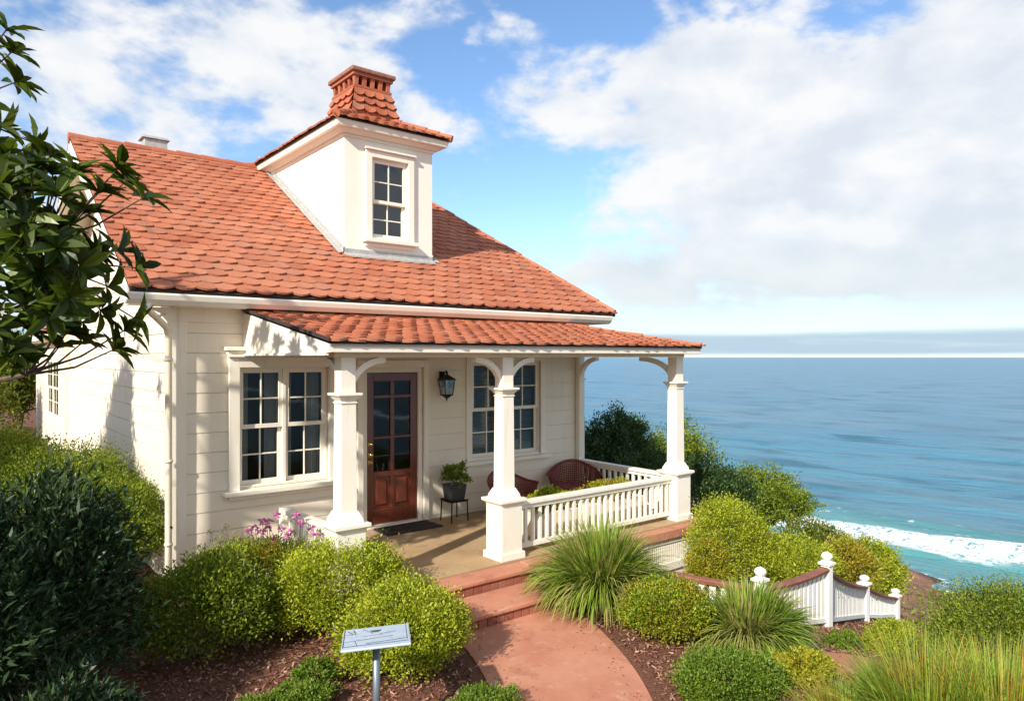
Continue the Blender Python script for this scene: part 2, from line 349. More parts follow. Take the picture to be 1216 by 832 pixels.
# ------------------------------------------------------------------ terrain
S_AX = (.9615, -.2719)
SS = [-1e5, 3.6, 4.6, 6.3, 8.9, 11.2, 18.3, 27, 36.6, 41, 44, 60, 200]; ZZ = [0, 0, -.10, -.45, -1.35, -2.15, -5.0, -7.9, -10.3, -11.45, -12.0, -14, -16]
def gz(x, y):
    s = x*S_AX[0] + y*S_AX[1]
    z = np.interp(s, SS, ZZ)
    near = np.clip((s-10)/10, 0, 1)
    return z + near*(.28*np.sin(x*.55+y*.3) + .22*np.sin(y*.9-x*.23)+.1*np.sin(x*1.7+1.3*y))
def gzf(x, y): return float(gz(np.array([x]), np.array([y]))[0])
def grid_mesh(name, xs, ys, zf, mat, smooth=True):
    X, Y = np.meshgrid(xs, ys, indexing='ij'); Zs = zf(X, Y); V = np.stack([X, Y, Zs], -1).reshape(-1, 3)
    nx, ny = len(xs), len(ys); i, j = np.meshgrid(np.arange(nx-1), np.arange(ny-1), indexing='ij')
    a = (i*ny+j).ravel(); F = np.stack([a, a+ny, a+ny+1, a+1], -1)
    me = bpy.data.meshes.new(name); me.vertices.add(len(V)); me.vertices.foreach_set('co', V.astype(np.float32).ravel())
    me.loops.add(F.size); me.loops.foreach_set('vertex_index', F.astype(np.int32).ravel())
    me.polygons.add(len(F)); me.polygons.foreach_set('loop_start', np.arange(0, F.size, 4, dtype=np.int32)); me.update(calc_edges=True)
    if smooth: me.shade_smooth()
    return link_mesh(name, me, mat, None)
def fground(k, p):
    g = geop(k); s = k.dot(g, (*S_AX, 0))
    n1 = k.noise(g, 60, 5, .7); n2 = k.noise(g, 9, 5, .65); n3 = k.noise(g, .35, 5, .6); n4 = k.noise(g, 1.6, 6, .7)
    mul = k.ramp(n1, [(.25, (.07, .03, .02)), (.5, (.19, .085, .055)), (.7, (.31, .155, .105)), (.85, (.42, .25, .18))])
    mul = k.mix(k.m('MULTIPLY', k.smooth(n2, .5, .7), .4), mul, (.24, .11, .075))
    rock = k.ramp(n4, [(.3, (.16, .085, .06)), (.55, (.32, .18, .125)), (.8, (.45, .29, .21))])
    rock = k.mix(k.m('MULTIPLY', k.smooth(n1, .45, .7), .4), rock, (.12, .06, .05))
    moss = k.ramp(n2, [(.3, (.06, .08, .015)), (.7, (.19, .20, .04))])
    far = k.mix(k.m('MULTIPLY', k.smooth(n3, .52, .62), k.m('SUBTRACT', 1.0, k.smooth(s, 28, 36))), rock, moss)
    far = k.mix(k.smooth(k.m('ADD', s, k.m('MULTIPLY', n4, 3)), 42.6, 44.0), far, (.10, .06, .05))
    col = k.mix(k.smooth(s, 10, 14), mul, far)
    k.l.new(col, p.inputs['Base Color'])
    k.l.new(k.bump(k.m('ADD', k.m('ADD', n1, n2), k.m('MULTIPLY', n4, k.m('MULTIPLY', k.smooth(s, 12, 20), 12))), .8, .03), p.inputs['Normal'])
M_GROUND = principled('mulch_and_earth', (.12, .05, .03), .95, spec=.15, fn=fground)
gx = np.concatenate([[-600, -200, -80, -40], np.arange(-15, 70, .35), [75, 90, 130, 220]]); gy = np.concatenate([[-600, -200, -80, -30], np.arange(-12, 60, .35), [65, 80, 120, 250, 600]])
def gfine(x, y): return gz(x, y)
tag(grid_mesh('ground', gx, gy, gfine, M_GROUND), None, None, kind='structure')

# ------------------------------------------------------------------ sea
W_AX = (.9895, .1444)
def fsea(k, p):
    g = geop(k); s = k.dot(g, (*W_AX, 0)); t = k.dot(g, (-W_AX[1], W_AX[0], 0)); s0 = k.dot(g, (*S_AX, 0))
    cb = k.new('ShaderNodeCombineXYZ'); k.l.new(s, cb.inputs[0]); k.l.new(k.m('MULTIPLY', t, .22), cb.inputs[1]); st = cb.outputs[0]
    cb2 = k.new('ShaderNodeCombineXYZ'); k.l.new(s, cb2.inputs[0]); k.l.new(k.m('MULTIPLY', t, .6), cb2.inputs[1]); st2 = cb2.outputs[0]
    nb = k.noise(st, .9, 5, .6, .2); ns = k.noise(st2, 4, 5, .65, .2); nl = k.noise(st, .035, 5, .6, .3); nm = k.noise(st, .18, 5, .6, .3)
    cam_d = k.new('ShaderNodeCameraData')  # unused; distance comes from position below
    k.n.remove(cam_d)
    ld = k.m('LOGARITHM', k.m('MAXIMUM', s, 1.0), 10.0)
    deep = k.ramp(k.m('DIVIDE', k.m('SUBTRACT', ld, 1.55), 2.0, clamp=True), [(0, (.10, .22, .25)), (.2, (.085, .215, .30)), (.5, (.065, .21, .335)), (1, (.055, .23, .37))])
    col = k.mix(k.m('MULTIPLY', k.smooth(nm, .48, .62), .6), deep, (.012, .085, .14))
    col = k.mix(k.m('MULTIPLY', k.smooth(nl, .5, .65), .35), col, (.05, .22, .36))
    # foam: breaking wave line, wash behind it and lace at the shore
    w1 = k.noise(st2, .22, 6, .65, .6); w2 = k.noise(st2, 1.3, 7, .72, .8); w3 = k.noise(g, 3.2, 6, .7, .6)
    sw = k.m('ADD', s, k.m('MULTIPLY', k.m('SUBTRACT', w1, .5), 4.0))
    band = k.m('MULTIPLY', k.smooth(sw, 57.2, 58.6), k.m('SUBTRACT', 1.0, k.smooth(sw, 62.4, 63.2)))
    hole = k.smooth(k.m('ADD', k.m('MULTIPLY', w2, .6), k.m('MULTIPLY', w3, .4)), .40, .50)
    foam = k.m('MULTIPLY', band, hole)
    foam = k.m('MULTIPLY', foam, k.m('ADD', .35, k.m('MULTIPLY', k.smooth(w3, .35, .55), .65)), clamp=True)
    band2 = k.m('MULTIPLY', k.smooth(s0, 38.0, 39.0), k.m('SUBTRACT', 1.0, k.smooth(s0, 42.6, 43.6)))
    foam2 = k.m('MULTIPLY', band2, k.smooth(w2, .52, .60))
    band3 = k.m('MULTIPLY', k.smooth(sw, 64.0, 65.0), k.m('SUBTRACT', 1.0, k.smooth(sw, 67.0, 71.0)))
    foam3 = k.m('MULTIPLY', k.m('MULTIPLY', band3, k.smooth(w2, .57, .66)), .45)
    fm = k.m('MAXIMUM', k.m('MAXIMUM', foam, foam2), foam3)
    turb = k.m('MULTIPLY', k.smooth(sw, 48, 57), k.m('SUBTRACT', 1.0, k.smooth(sw, 63, 71)))
    col = k.mix(k.m('MULTIPLY', turb, .55), col, (.09, .33, .31))
    col = k.mix(fm, col, (.86, .88, .90))
    k.l.new(col, p.inputs['Base Color'])
    k.l.new(k.m('ADD', .30, k.m('MULTIPLY', fm, .6)), p.inputs['Roughness']); p.inputs['Specular IOR Level'].default_value = .3
    h = k.m('ADD', k.m('MULTIPLY', nb, 1.0), k.m('ADD', k.m('MULTIPLY', ns, .18), k.m('MULTIPLY', nm, 3.0)))
    k.l.new(k.bump(h, .9, .35), p.inputs['Normal']); p.inputs['IOR'].default_value = 1.33
M_SEA = principled('sea_water', (.03, .15, .25), .15, fn=fsea)
SEA = -11.6
def sea():
    s = np.concatenate([np.arange(22, 140, .45), 140*np.geomspace(1, 300, 150)]); 
    t = np.concatenate([-np.geomspace(40000, 60, 40), np.arange(-58, 130, 1.6), np.geomspace(132, 60000, 90)])
    S, T = np.meshgrid(s, t, indexing='ij')
    def wf(S, T):
        lump = lumps(3, 9, .05)(np.stack([S, T, 0*S], -1).reshape(-1, 3)).reshape(S.shape)
        ph = S + 5*np.sin(T*.035) + 2.2*np.sin(T*.11+1)
        am = np.clip(1.0-(S-300)/600, 0, 1)*np.clip((S-50)/14, .15, 1)
        a = .30*np.sin(ph*2*np.pi/13.5)+.22*np.sin(ph*2*np.pi/8.1+T*.05)*(.6+lump)+.14*np.sin(ph*2*np.pi/4.3-T*.09)+.25*lump+.35*np.sin(ph*2*np.pi/31+.7)
        br = .9*np.exp(-((S+.8*np.sin(T*.11)-63.2)/1.2)**2)*(.55+.45*np.sin(T*.16+2.0)) + .35*np.exp(-((S+1.2*np.sin(T*.09)-58.5)/.8)**2)
        return SEA + a*am*.9 + br
    Z = wf(S, T)
    X = S*W_AX[0] - T*W_AX[1]; Y = S*W_AX[1] + T*W_AX[0]
    V = np.stack([X, Y, Z], -1).reshape(-1, 3); nx, ny = S.shape
    i, j = np.meshgrid(np.arange(nx-1), np.arange(ny-1), indexing='ij'); a = (i*ny+j).ravel(); F = np.stack([a, a+ny, a+ny+1, a+1], -1)
    me = bpy.data.meshes.new('sea'); me.vertices.add(len(V)); me.vertices.foreach_set('co', V.astype(np.float32).ravel())
    me.loops.add(F.size); me.loops.foreach_set('vertex_index', F.astype(np.int32).ravel())
    me.polygons.add(len(F)); me.polygons.foreach_set('loop_start', np.arange(0, F.size, 4, dtype=np.int32)); me.update(calc_edges=True); me.shade_smooth()
    tag(link_mesh('sea', me, M_SEA, None), None, None, kind='structure')
sea()

# ------------------------------------------------------------------ paths
def strip(name, ctr, wid, zoff, mat, thick=.10, n=60):
    ctr = [Vector(c) for c in ctr]; pts = []
    for q in range(n+1):
        u = q/n*(len(ctr)-1); i = min(int(u), len(ctr)-2); f = u-i
        p0 = ctr[max(i-1, 0)]; p1 = ctr[i]; p2 = ctr[i+1]; p3 = ctr[min(i+2, len(ctr)-1)]
        pts.append(.5*((2*p1)+(p2-p0)*f+(2*p0-5*p1+4*p2-p3)*f*f+(3*p1-p0-3*p2+p3)*f**3))
    mb = MB(); vs = []; m = 8
    for q, p in enumerate(pts):
        d = (pts[min(q+1, n)]-pts[max(q-1, 0)]); d.normalize(); s_ = Vector((-d.y, d.x)); w = wid(q/n) if callable(wid) else wid
        for j in range(m+1):
            e = p + s_*w*(j/m-.5); vs.append((e.x, e.y, gzf(e.x, e.y)+zoff))
        for j in (m, 0):
            e = p + s_*w*(j/m-.5)*1.0; vs.append((e.x, e.y, gzf(e.x, e.y)-thick))
    k = m+3; fs = [(i*k+j, i*k+(j+1) % k, (i+1)*k+(j+1) % k, (i+1)*k+j) for i in range(n) for j in range(k)]
    mb.add(vs, fs); return tag(mb.build(name, mat), None, None, kind='structure')
strip('front_path', [(4.25, 5.40), (4.22, 5.0), (3.88, 4.2), (3.44, 3.5), (2.85, 2.7), (2.1, 1.7), (1.3, .8)], lambda u: 1.42-.28*min(u*2.2, 1), .012, M_PATH)
q0 = [pt(925, 762, 6.0), pt(955, 760, 6.25), pt(1000, 760, 6.45), pt(1060, 765, 6.5), pt(1150, 770, 6.1), pt(1260, 770, 5.6)]
strip('side_path', [(p.x, p.y) for p in q0], .50, .025, M_PATH)

# ------------------------------------------------------------------ cottage
FL = .295; WY = 8.45; WX0, WX1 = 2.0, 8.25; YB = 16.35
EZ, EY = 3.26, 8.10; SLP = .595; RY, RZ = 12.4, 3.26+.595*4.3
EX0, EX1 = 1.50, 8.72; RX1 = 7.5
cot = thing('cottage', (5.1, 12.4, 0), 'cream boarded cottage with red scalloped tile roof, square dormer and white front porch', 'house')
def Tf(u, o, z): return (u, WY-o, z)
def Tl(X): return lambda u, o, z: (X-o, u, z)
def boards(T, u0f, u1f, z0, z1, openings, bh=.225):
    mb = MB(T); zs = {z0, z1}; z = z0
    edges = []
    while z < z1: edges.append(z); zs.add(z); z += bh
    for (a, b, c, d) in openings: zs.add(c); zs.add(d)
    zs = sorted(q for q in zs if z0 <= q <= z1); zs = [q for i, q in enumerate(zs) if i == 0 or q-zs[i-1] > 1e-4]
    for zb, zt in zip(zs[:-1], zs[1:]):
        row = max([e for e in edges if e <= zb+1e-5]); fb = (zb-row)/bh; ft = (zt-row)/bh
        gap = .010 if fb < 1e-3 else 0
        cuts = sorted((a, b) for (a, b, c, d) in openings if c < zt-1e-5 and d > zb+1e-5)
        segs = []; cur = None; L0, L1 = u0f(zb), u0f(zt); lo = (L0, L1)
        for a, b in cuts:
            segs.append((lo, (a, a))); lo = (b, b)
        segs.append((lo, (u1f(zb), u1f(zt))))
        for (l, r) in segs:
            if r[0]-l[0] < .01: continue
            if r[1] < l[1]: m_ = (r[1]+l[1])/2; l = (l[0], m_); r = (r[0], m_)
            ob, ot = .012+.003*(1-fb), .012+.003*(1-ft)
            # backing strip for the gap
            mb.add([(l[0], -.12, zb), (r[0], -.12, zb), (r[0], 0, zb), (l[0], 0, zb), (l[1], -.12, zt), (r[1], -.12, zt), (r[1], 0, zt), (l[1], 0, zt)],
                   [(0,3,2,1),(4,5,6,7),(0,1,5,4),(1,2,6,5),(2,3,7,6),(3,0,4,7)])
            zg = zb+gap
            mb.add([(l[0], .001, zg), (r[0], .001, zg), (r[0], ob, zg), (l[0], ob, zg), (l[1], .001, zt), (r[1], .001, zt), (r[1], ot, zt), (l[1], ot, zt)],
                   [(0,3,2,1),(4,5,6,7),(0,1,5,4),(1,2,6,5),(2,3,7,6),(3,0,4,7)])
    return mb
W1 = (2.70, 3.80, 1.02, 2.42); DO = (4.28, 5.20, FL, 2.40); W2 = (6.02, 7.34, 1.05, 2.48)
boards(Tf, lambda z: WX0, lambda z: WX1, -.12, 3.16, [W1, DO, W2]).build('front_wall', M_WALL, cot)
zr = lambda y: EZ-.10 + SLP*(y-EY)
def yl(z): return WY if z <= zr(WY) else EY+(z-EZ+.10)/SLP
def yr(z): return YB if z <= zr(WY) else 2*RY-(EY+(z-EZ+.10)/SLP)
boards(Tl(WX0), lambda z: yl(z)+.12*(z < 3.2), lambda z: yr(z), -.12, RZ-.14, []).build('side_wall', M_WALL, cot)
boards(lambda u, o, z: (WX1+o, u, z), lambda z: yl(z)+.12*(z < 3.2), lambda z: yr(z)-.12*(z < 3.2), -1.2, 3.16, []).build('side_wall', M_WALL, cot)
boards(lambda u, o, z: (u, YB+o, z), lambda z: WX0, lambda z: WX1, -1.2, 3.16, []).build('rear_wall', M_WALL, cot)
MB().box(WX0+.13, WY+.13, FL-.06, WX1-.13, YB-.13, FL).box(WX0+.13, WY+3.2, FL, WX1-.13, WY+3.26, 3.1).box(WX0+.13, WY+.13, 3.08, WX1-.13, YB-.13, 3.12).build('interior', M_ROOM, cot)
# corner boards, frieze
MB().box(WX0-.035, WY-.035, -.12, WX0+.13, WY-.0, 3.06).box(WX0-.035, WY, -.12, WX0, WY+.12, 3.06).build('corner_board', M_TRIM, cot, .005)
MB().box(WX1-.13, WY-.035, -.3, WX1+.035, WY, 3.06).box(WX1, WY, -.3, WX1+.035, WY+.12, 3.06).build('corner_board', M_TRIM, cot, .005)
MB().box(WX0-.035, YB-.16, -.12, WX0-.001, YB+.03, 2.5).box(WX0-.07, YB-.2, 2.42, WX0+.01, YB+.06, 2.5).box(WX0-.05, YB-.18, 2.36, WX0+.01, YB+.05, 2.42).build('corner_board', M_TRIM, cot, .005)
MB().box(WX0-.037, WY-.04, 2.93, WX1+.04, WY+.0, 3.13).build('frieze_board', M_WALL, cot, .004)

# tiles --------------------------------------------------------
def tiles(mb, o, u, v, n, lo, hi, vmax, w=.215, ex=.185, lift=.029, sc=.046, seed=1, back=1.35):
    r = random.Random(seed); o, u, v, n = Vector(o), Vector(u).normalized(), Vector(v).normalized(), Vector(n).normalized()
    rows = int(math.ceil(vmax/ex)); K = 6
    for i in range(rows):
        v0 = i*ex - .02; off = (i % 2)*w/2
        a = min(lo(v0), lo(min(v0+ex, vmax))); b = max(hi(v0), hi(min(v0+ex, vmax)))
        c = math.floor((a-off)/w)
        while c*w+off < b:
            u0 = c*w+off; c += 1
            jz = r.uniform(-.005, .008); jv = r.uniform(-.012, .010) - (.05*r.random() if r.random() < .012 else 0); jt = r.uniform(-.006, .006); g = w*.012
            top, bot, upr = [], [], []; umin = []
            for q in range(K+1):
                f = q/K; vv = v0+jv+sc*abs(2*f-1)**1.5; uu = u0+g+(w-2*g)*f
                ub = min(max(uu, lo(max(vv, 0))), hi(max(vv, 0))); vt = min(v0+ex*back, vmax); ut = min(max(uu, lo(vt)), hi(vt))
                h = lift+jz+jt*(2*f-1)
                top.append(o+u*ub+v*vv+n*(h)); bot.append(o+u*ub+v*vv+n*(h-.024)); upr.append(o+u*ut+v*vt+n*(.006+jz*.5))
                umin.append(ub)
            if umin[-1]-umin[0] < .02: continue
            k1 = K+1; vs = [tuple(p) for p in bot+top+upr]
            fs = [(q, q+1, k1+q+1, k1+q) for q in range(K)] + [(k1+q, k1+q+1, 2*k1+q+1, 2*k1+q) for q in range(K)]
            fs += [(0, k1, 2*k1), (K, 2*k1+K, k1+K)]
            mb.add(vs, fs)
    return mb
SL = math.hypot(1, SLP); vF = Vector((0, 1, SLP)); nF = Vector((0, -SLP, 1))
VM = 4.3*SL
DX0, DX1, DY0, DY1 = 4.44, 5.90, 9.31, 12.75
hx = EX1-RX1
rf = MB(); tiles(rf, (EX0, EY, EZ), (1, 0, 0), vF, nF, lambda v: 0, lambda v: (EX1-EX0)-hx*v/VM, VM, seed=3)
roof = rf.build('roof', M_TILE, cot, recalc=False)
sR = (RZ-EZ)/hx; vR = Vector((-1, 0, sR)); nR = Vector((sR, 0, 1)); VR_ = hx*math.hypot(1, sR)
rr = MB(); tiles(rr, (EX1, EY, EZ), (0, 1, 0), vR, nR, lambda v: 4.3*v/VR_, lambda v: 8.6-4.3*v/VR_, VR_, seed=5)
tiles(rr, (EX0, 2*RY-EY, EZ), (1, 0, 0), (0, -1, SLP), (0, SLP, 1), lambda v: 0, lambda v: (EX1-EX0)-hx*v/VM, VM, seed=4)
rr.build('rear_roof_slope', M_TILE, cot, recalc=False)
# roof deck beneath the tiles
e = .02
MB().add([(EX0, EY, EZ-e), (EX1, EY, EZ-e), (RX1, RY, RZ-e), (EX0, RY, RZ-e), (EX0, 2*RY-EY, EZ-e), (EX1, 2*RY-EY, EZ-e)],
         [(0, 1, 2, 3), (3, 2, 5, 4), (1, 5, 2)]).build('roof_deck', M_UNDER, cot, recalc=False)
# ridge + hip caps
def caps(name, a, b, r=.075, L=.36, mat=M_TILEDK, parent=None):
    a, b = Vector(a), Vector(b); d = (b-a); n = max(1, int(d.length/L)); d.normalize(); mb = MB(); step = (b-a).length/n
    for i in range(n):
        p = a+d*step*i; q = p+d*(step*1.08); sg = Vector((0, 0, random.uniform(-.006, .006)))
        mb.tube([p+sg, p+d*.03+sg, q+sg], [r*1.12, r*1.12, r*.92], 12)
    return mb.build(name, mat, parent, smooth=False)
caps('ridge_tiles', (EX0-.02, RY, RZ-.01), (RX1, RY, RZ-.01), mat=M_TILEDK, parent=roof)
caps('hip_tiles', (EX1-.03, EY+.02, EZ+.01), (RX1, RY, RZ-.01), r=.05, mat=M_TILE, parent=roof)
caps('hip_tiles', (EX1-.03, 2*RY-EY-.02, EZ+.01), (RX1, RY, RZ-.01), r=.05, mat=M_TILE, parent=roof)
# eave: dark edge, gutter-fascia, soffit
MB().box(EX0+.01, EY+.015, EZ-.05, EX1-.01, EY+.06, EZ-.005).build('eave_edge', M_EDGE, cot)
gp = [(EX0-.02, EY-.03, EZ-.05), (EX0-.02, EY+.10, EZ-.05), (EX0-.02, EY+.10, EZ-.17), (EX0-.02, EY+.02, EZ-.17), (EX0-.02, EY-.02, EZ-.12), (EX0-.02, EY-.035, EZ-.07)]
MB().prism(gp, (EX1-EX0-.1, 0, 0)).build('gutter', M_TRIM, cot, .006)
MB().box(EX0+.02, EY+.10, EZ-.17, EX1-.12, WY-.036, EZ-.13).build('soffit', M_CREAM, cot)
MB().box(EX1-.12, EY+.10, EZ-.17, EX1-.06, 2*RY-EY-.05, EZ-.04).box(WX1+.04, WY-.036, EZ-.168, EX1-.12, YB, EZ-.135).build('soffit', M_CREAM, cot)
# left rake boards
def rake(y0, y1):
    z = lambda y: EZ+SLP*(EY+abs(RY-EY)-abs(RY-y)-EY)
    return [(EX0+.0, y0, z(y0)-.03), (EX0, y1, z(y1)-.03), (EX0, y1, z(y1)-.22), (EX0, y0, z(y0)-.19)]
MB().prism(rake(EY+.105, RY), (.035, 0, 0)).prism(rake(RY, 2*RY-EY), (.035, 0, 0)).build('rake_board', M_TRIM, cot)
sof = MB()
for (y0, y1) in ((EY+.11, RY), (RY, 2*RY-EY)):
    z = lambda y: EZ+SLP*((RY-EY)-abs(RY-y))-.12
    sof.add([(EX0+.035, y0, z(y0)), (WX0+.0, y0, z(y0)), (WX0, y1, z(y1)), (EX0+.035, y1, z(y1)), (EX0+.035, y0, z(y0)+.03), (WX0, y0, z(y0)+.03), (WX0, y1, z(y1)+.03), (EX0+.035, y1, z(y1)+.03)],
            [(0,3,2,1),(4,5,6,7),(0,1,5,4),(1,2,6,5),(2,3,7,6),(3,0,4,7)])
sof.build('soffit', M_CREAM, cot)
# downspout
ds = MB(); ds.tube([(1.66, 8.10, 3.10), (1.68, 8.12, 3.03), (1.80, 8.22, 2.94), (1.90, 8.31, 2.86), (1.925, 8.335, 2.78), (1.925, 8.335, .40), (1.925, 8.33, .22), (1.89, 8.25, .08), (1.80, 8.05, .035), (1.72, 7.90, .03)], .036, 10)
for z in (2.5, 1.4, .5): ds.tube([(1.925, 8.335, z), (1.925, 8.335, z+.03)], .044, 10)
ds.tube([(1.66, 8.10, 3.04), (1.84, 8.36, 2.98), (1.95, 8.43, 3.03)], .010, 6)
ds.build('downspout', M_CREAM, cot, smooth=True)
# bracket under the eave at the corner
MB().prism([(1.72, 8.43, 3.08), (1.98, 8.43, 3.08), (1.98, 8.43, 2.80), (1.94, 8.43, 2.92), (1.86, 8.43, 3.02)], (0, -.03, 0)).build('eave_bracket', M_TRIM, cot)

# windows ------------------------------------------------------
def sash(mb, T, u0, u1, z0, z1, o, cols, rows, fr=.045, mu=.018, d=.03):
    mb.box(u0, o-d, z0, u0+fr, o, z1).box(u1-fr, o-d, z0, u1, o, z1).box(u0+fr, o-d, z1-fr, u1-fr, o, z1).box(u0+fr, o-d, z0, u1-fr, o, z0+fr*1.1)
    for i in range(1, cols):
        c = u0+fr+(u1-u0-2*fr)*i/cols; mb.box(c-mu/2, o-d+.004, z0+fr*1.1, c+mu/2, o-.005, z1-fr)
    hs = rows if isinstance(rows, (list, tuple)) else [i/rows for i in range(1, rows)]
    for h in hs:
        c = z0+fr+(z1-z0-2*fr)*h; mb.box(u0+fr, o-d+.006, c-mu/2, u1-fr, o-.007, c+mu/2)
def window(T, u0, u1, z0, z1, units, mat_gl, cols=2, rows=2, case=.10, out=.04, meet=.5, crown=True, inner='curtain', sillw=.06):
    f = MB(T)     # casing
    f.box(u0-case, .0, z0-.02, u0, out, z1+case).box(u1, 0, z0-.02, u1+case, out, z1+case).box(u0, 0, z1, u1, out, z1+case)
    f.box(u0-case-.02, out-.02, z1+case+.001, u1+case+.02, out+.035, z1+case+.03)
    if crown: f.box(u0-case-.02, 0, z1+case+.031, u1+case+.02, out+.03, z1+case+.075).box(u0-case-.05, 0, z1+case+.076, u1+case+.05, out+.065, z1+case+.12)
    # jamb liners
    f.box(u0, -.115, z0, u0+.02, .001, z1).box(u1-.02, -.115, z0, u1, .001, z1).box(u0+.02, -.115, z1-.02, u1-.02, .001, z1).box(u0+.02, -.115, z0, u1-.02, .001, z0+.02)
    fr = f.build('window', M_TRIM, cot, .004)
    s_ = MB(T); s_.box(u0-case-sillw, 0, z0-.075, u1+case+sillw, out+.07, z0-.021).box(u0-case, 0, z0-.13, u1+case, out-.01, z0-.076); s_.build('sill', M_TRIM, fr, .006)
    w = (u1-u0-.04)/units; gl = MB(T)
    for i in range(units):
        a = u0+.02+w*i+(.02 if i else 0); b = u0+.02+w*(i+1)-(.02 if i < units-1 else 0); zm = z0+(z1-z0)*meet
        up = MB(T); sash(up, T, a, b, zm-.02, z1-.02, -.015, cols, rows); up.build('upper_sash', M_TRIM, fr, .003)
        lw = MB(T); sash(lw, T, a, b, z0+.02, zm+.02, -.055, cols, rows); lw.build('lower_sash', M_TRIM, fr, .003)
        for (zz0, zz1, o) in ((zm+.01, z1-.05, -.032), (z0+.05, zm, -.072)):
            p_ = MB(T); p_.add([(a+.03, o, zz0), (b-.03, o, zz0), (b-.03, o, zz1), (a+.03, o, zz1)], [(0, 1, 2, 3)]); p_.build('pane', mat_gl, fr, recalc=False)
        if i: m_ = MB(T); m_.box(a-.04, -.09, z0+.02, a, .0, z1-.02); m_.build('mullion', M_TRIM, fr, .003)
    if inner == 'curtain':
        for i in range(units):
            a = u0+.02+w*i; b = a+w
            for (x0, x1) in ((a+.02, a+w*.28), (b-w*.36, b-.02)):
                c = MB(T); n = 24; vs = []
                for q in range(n+1):
                    x = x0+(x1-x0)*q/n; oo = -.17+.022*math.sin(q*1.5)+.01*math.sin(q*2.7)
                    vs += [(x, oo, z0-.05), (x, oo+.006, z1)]
                c.add(vs, [(2*q, 2*q+2, 2*q+3, 2*q+1) for q in range(n)]); c.build('curtain', M_CURT, fr, smooth=True, recalc=False)
    elif inner == 'blind':
        c = MB(T); z = z0+.05
        while z < z1-.04:
            c.add([(u0+.04, -.13, z), (u1-.04, -.13, z), (u1-.04, -.165, z+.022), (u0+.04, -.165, z+.022)], [(0, 1, 2, 3)]); z += .036
        c.build('blind', M_BLIND, fr, recalc=False)
    return fr
window(Tf, *W1, 2, M_GLASS, case=.12, out=.075, crown=True)
window(Tf, *W2, 2, M_GLASS, case=.10, out=.04, crown=False, inner='blind')
# door ---------------------------------------------------------
d0, d1, dz0, dz1 = 4.36, 5.13, FL+.03, 2.33
f = MB(Tf); f.box(DO[0]-.08, 0, FL, DO[0], .05, dz1+.17).box(DO[1], 0, FL, DO[1]+.08, .05, dz1+.17).box(DO[0], 0, DO[3], DO[1], .05, dz1+.17)
f.box(DO[0], -.12, FL, d0-.005, .0, DO[3]).box(d1+.005, -.12, FL, DO[1], .0, DO[3]).box(d0-.005, -.12, dz1+.006, d1+.005, 0, DO[3])
f.build('door_frame', M_TRIM, cot, .004)
MB(Tf).box(d0-.03, -.10, FL+.001, d1+.03, .07, FL+.028).build('threshold', M_TRIM, cot, .004)
dm = MB(Tf); o = -.03; D_ = .045
rails = [(dz0, dz0+.20), (.65+FL, .65+.075+FL), (dz1-.11, dz1)]; sx = [(d0, d0+.105), ((d0+d1)/2-.03, (d0+d1)/2+.03), (d1-.105, d1)]
dm.box(sx[0][0], o-D_, dz0, sx[0][1], o, dz1).box(sx[2][0], o-D_, dz0, sx[2][1], o, dz1)
for a, b in rails + [(FL+1.16, FL+1.19), (FL+1.70, FL+1.74)]: dm.box(sx[0][1], o-D_, a, sx[2][0], o, b)
zl = [rails[0][1], rails[1][0], rails[1][1], FL+1.16, FL+1.19, FL+1.70, FL+1.74, rails[2][0]]
for a, b in ((0, 1), (2, 3), (4, 5), (6, 7)): dm.box(sx[1][0], o-D_, zl[a], sx[1][1], o, zl[b])
for (a, b) in ((sx[0][1], sx[1][0]), (sx[1][1], sx[2][0])):
    dm.box(a, o-.032, zl[0], b, o-.022, zl[1])
    T_ = dm; c0, c1, z0, z1 = a+.03, b-.03, zl[0]+.03, zl[1]-.03
    dm.add([(c0, o-.022, z0), (c1, o-.022, z0), (c1, o-.022, z1), (c0, o-.022, z1), (c0+.03, o-.004, z0+.03), (c1-.03, o-.004, z0+.03), (c1-.03, o-.004, z1-.03), (c0+.03, o-.004, z1-.03)],
           [(4, 5, 6, 7), (0, 1, 5, 4), (1, 2, 6, 5), (2, 3, 7, 6), (3, 0, 4, 7), (0, 3, 2, 1)])
door = dm.build('door', M_DOOR, cot, .005)
for (a, b) in ((sx[0][1], sx[1][0]), (sx[1][1], sx[2][0])):
    for q in (2, 4, 6):
        p_ = MB(Tf); p_.add([(a-.005, o-.022, zl[q]-.005), (b+.005, o-.022, zl[q]-.005), (b+.005, o-.022, zl[q+1]+.005), (a-.005, o-.022, zl[q+1]+.005)], [(0, 1, 2, 3)])
        p_.build('pane', M_GLASS, door, recalc=False)
def knob(z, r=.028):
    m_ = MB(); x = d0+.05; y = WY-o
    m_.tube([(x, y-.0, z), (x, y-.008, z)], .034, 14).tube([(x, y-.008, z), (x, y-.03, z)], .011, 10)
    m_.tube([(x, y-.03, z), (x, y-.04, z), (x, y-.055, z), (x, y-.064, z)], [r*.6, r, r*.95, r*.4], 14); return m_
knob(FL+.96).build('handle', M_BRASS, door, smooth=True); knob(FL+1.10, .022).build('lock', M_BRASS, door, smooth=True); knob(FL+.86, .015).build('lock', M_BRASS, door, smooth=True)

# dormer -------------------------------------------------------
DZ = 5.80
zroof = lambda y: EZ+SLP*(y-EY)
dm = MB()
wx0, wx1, wz0, wz1 = 4.86, 5.46, 4.27, 5.43
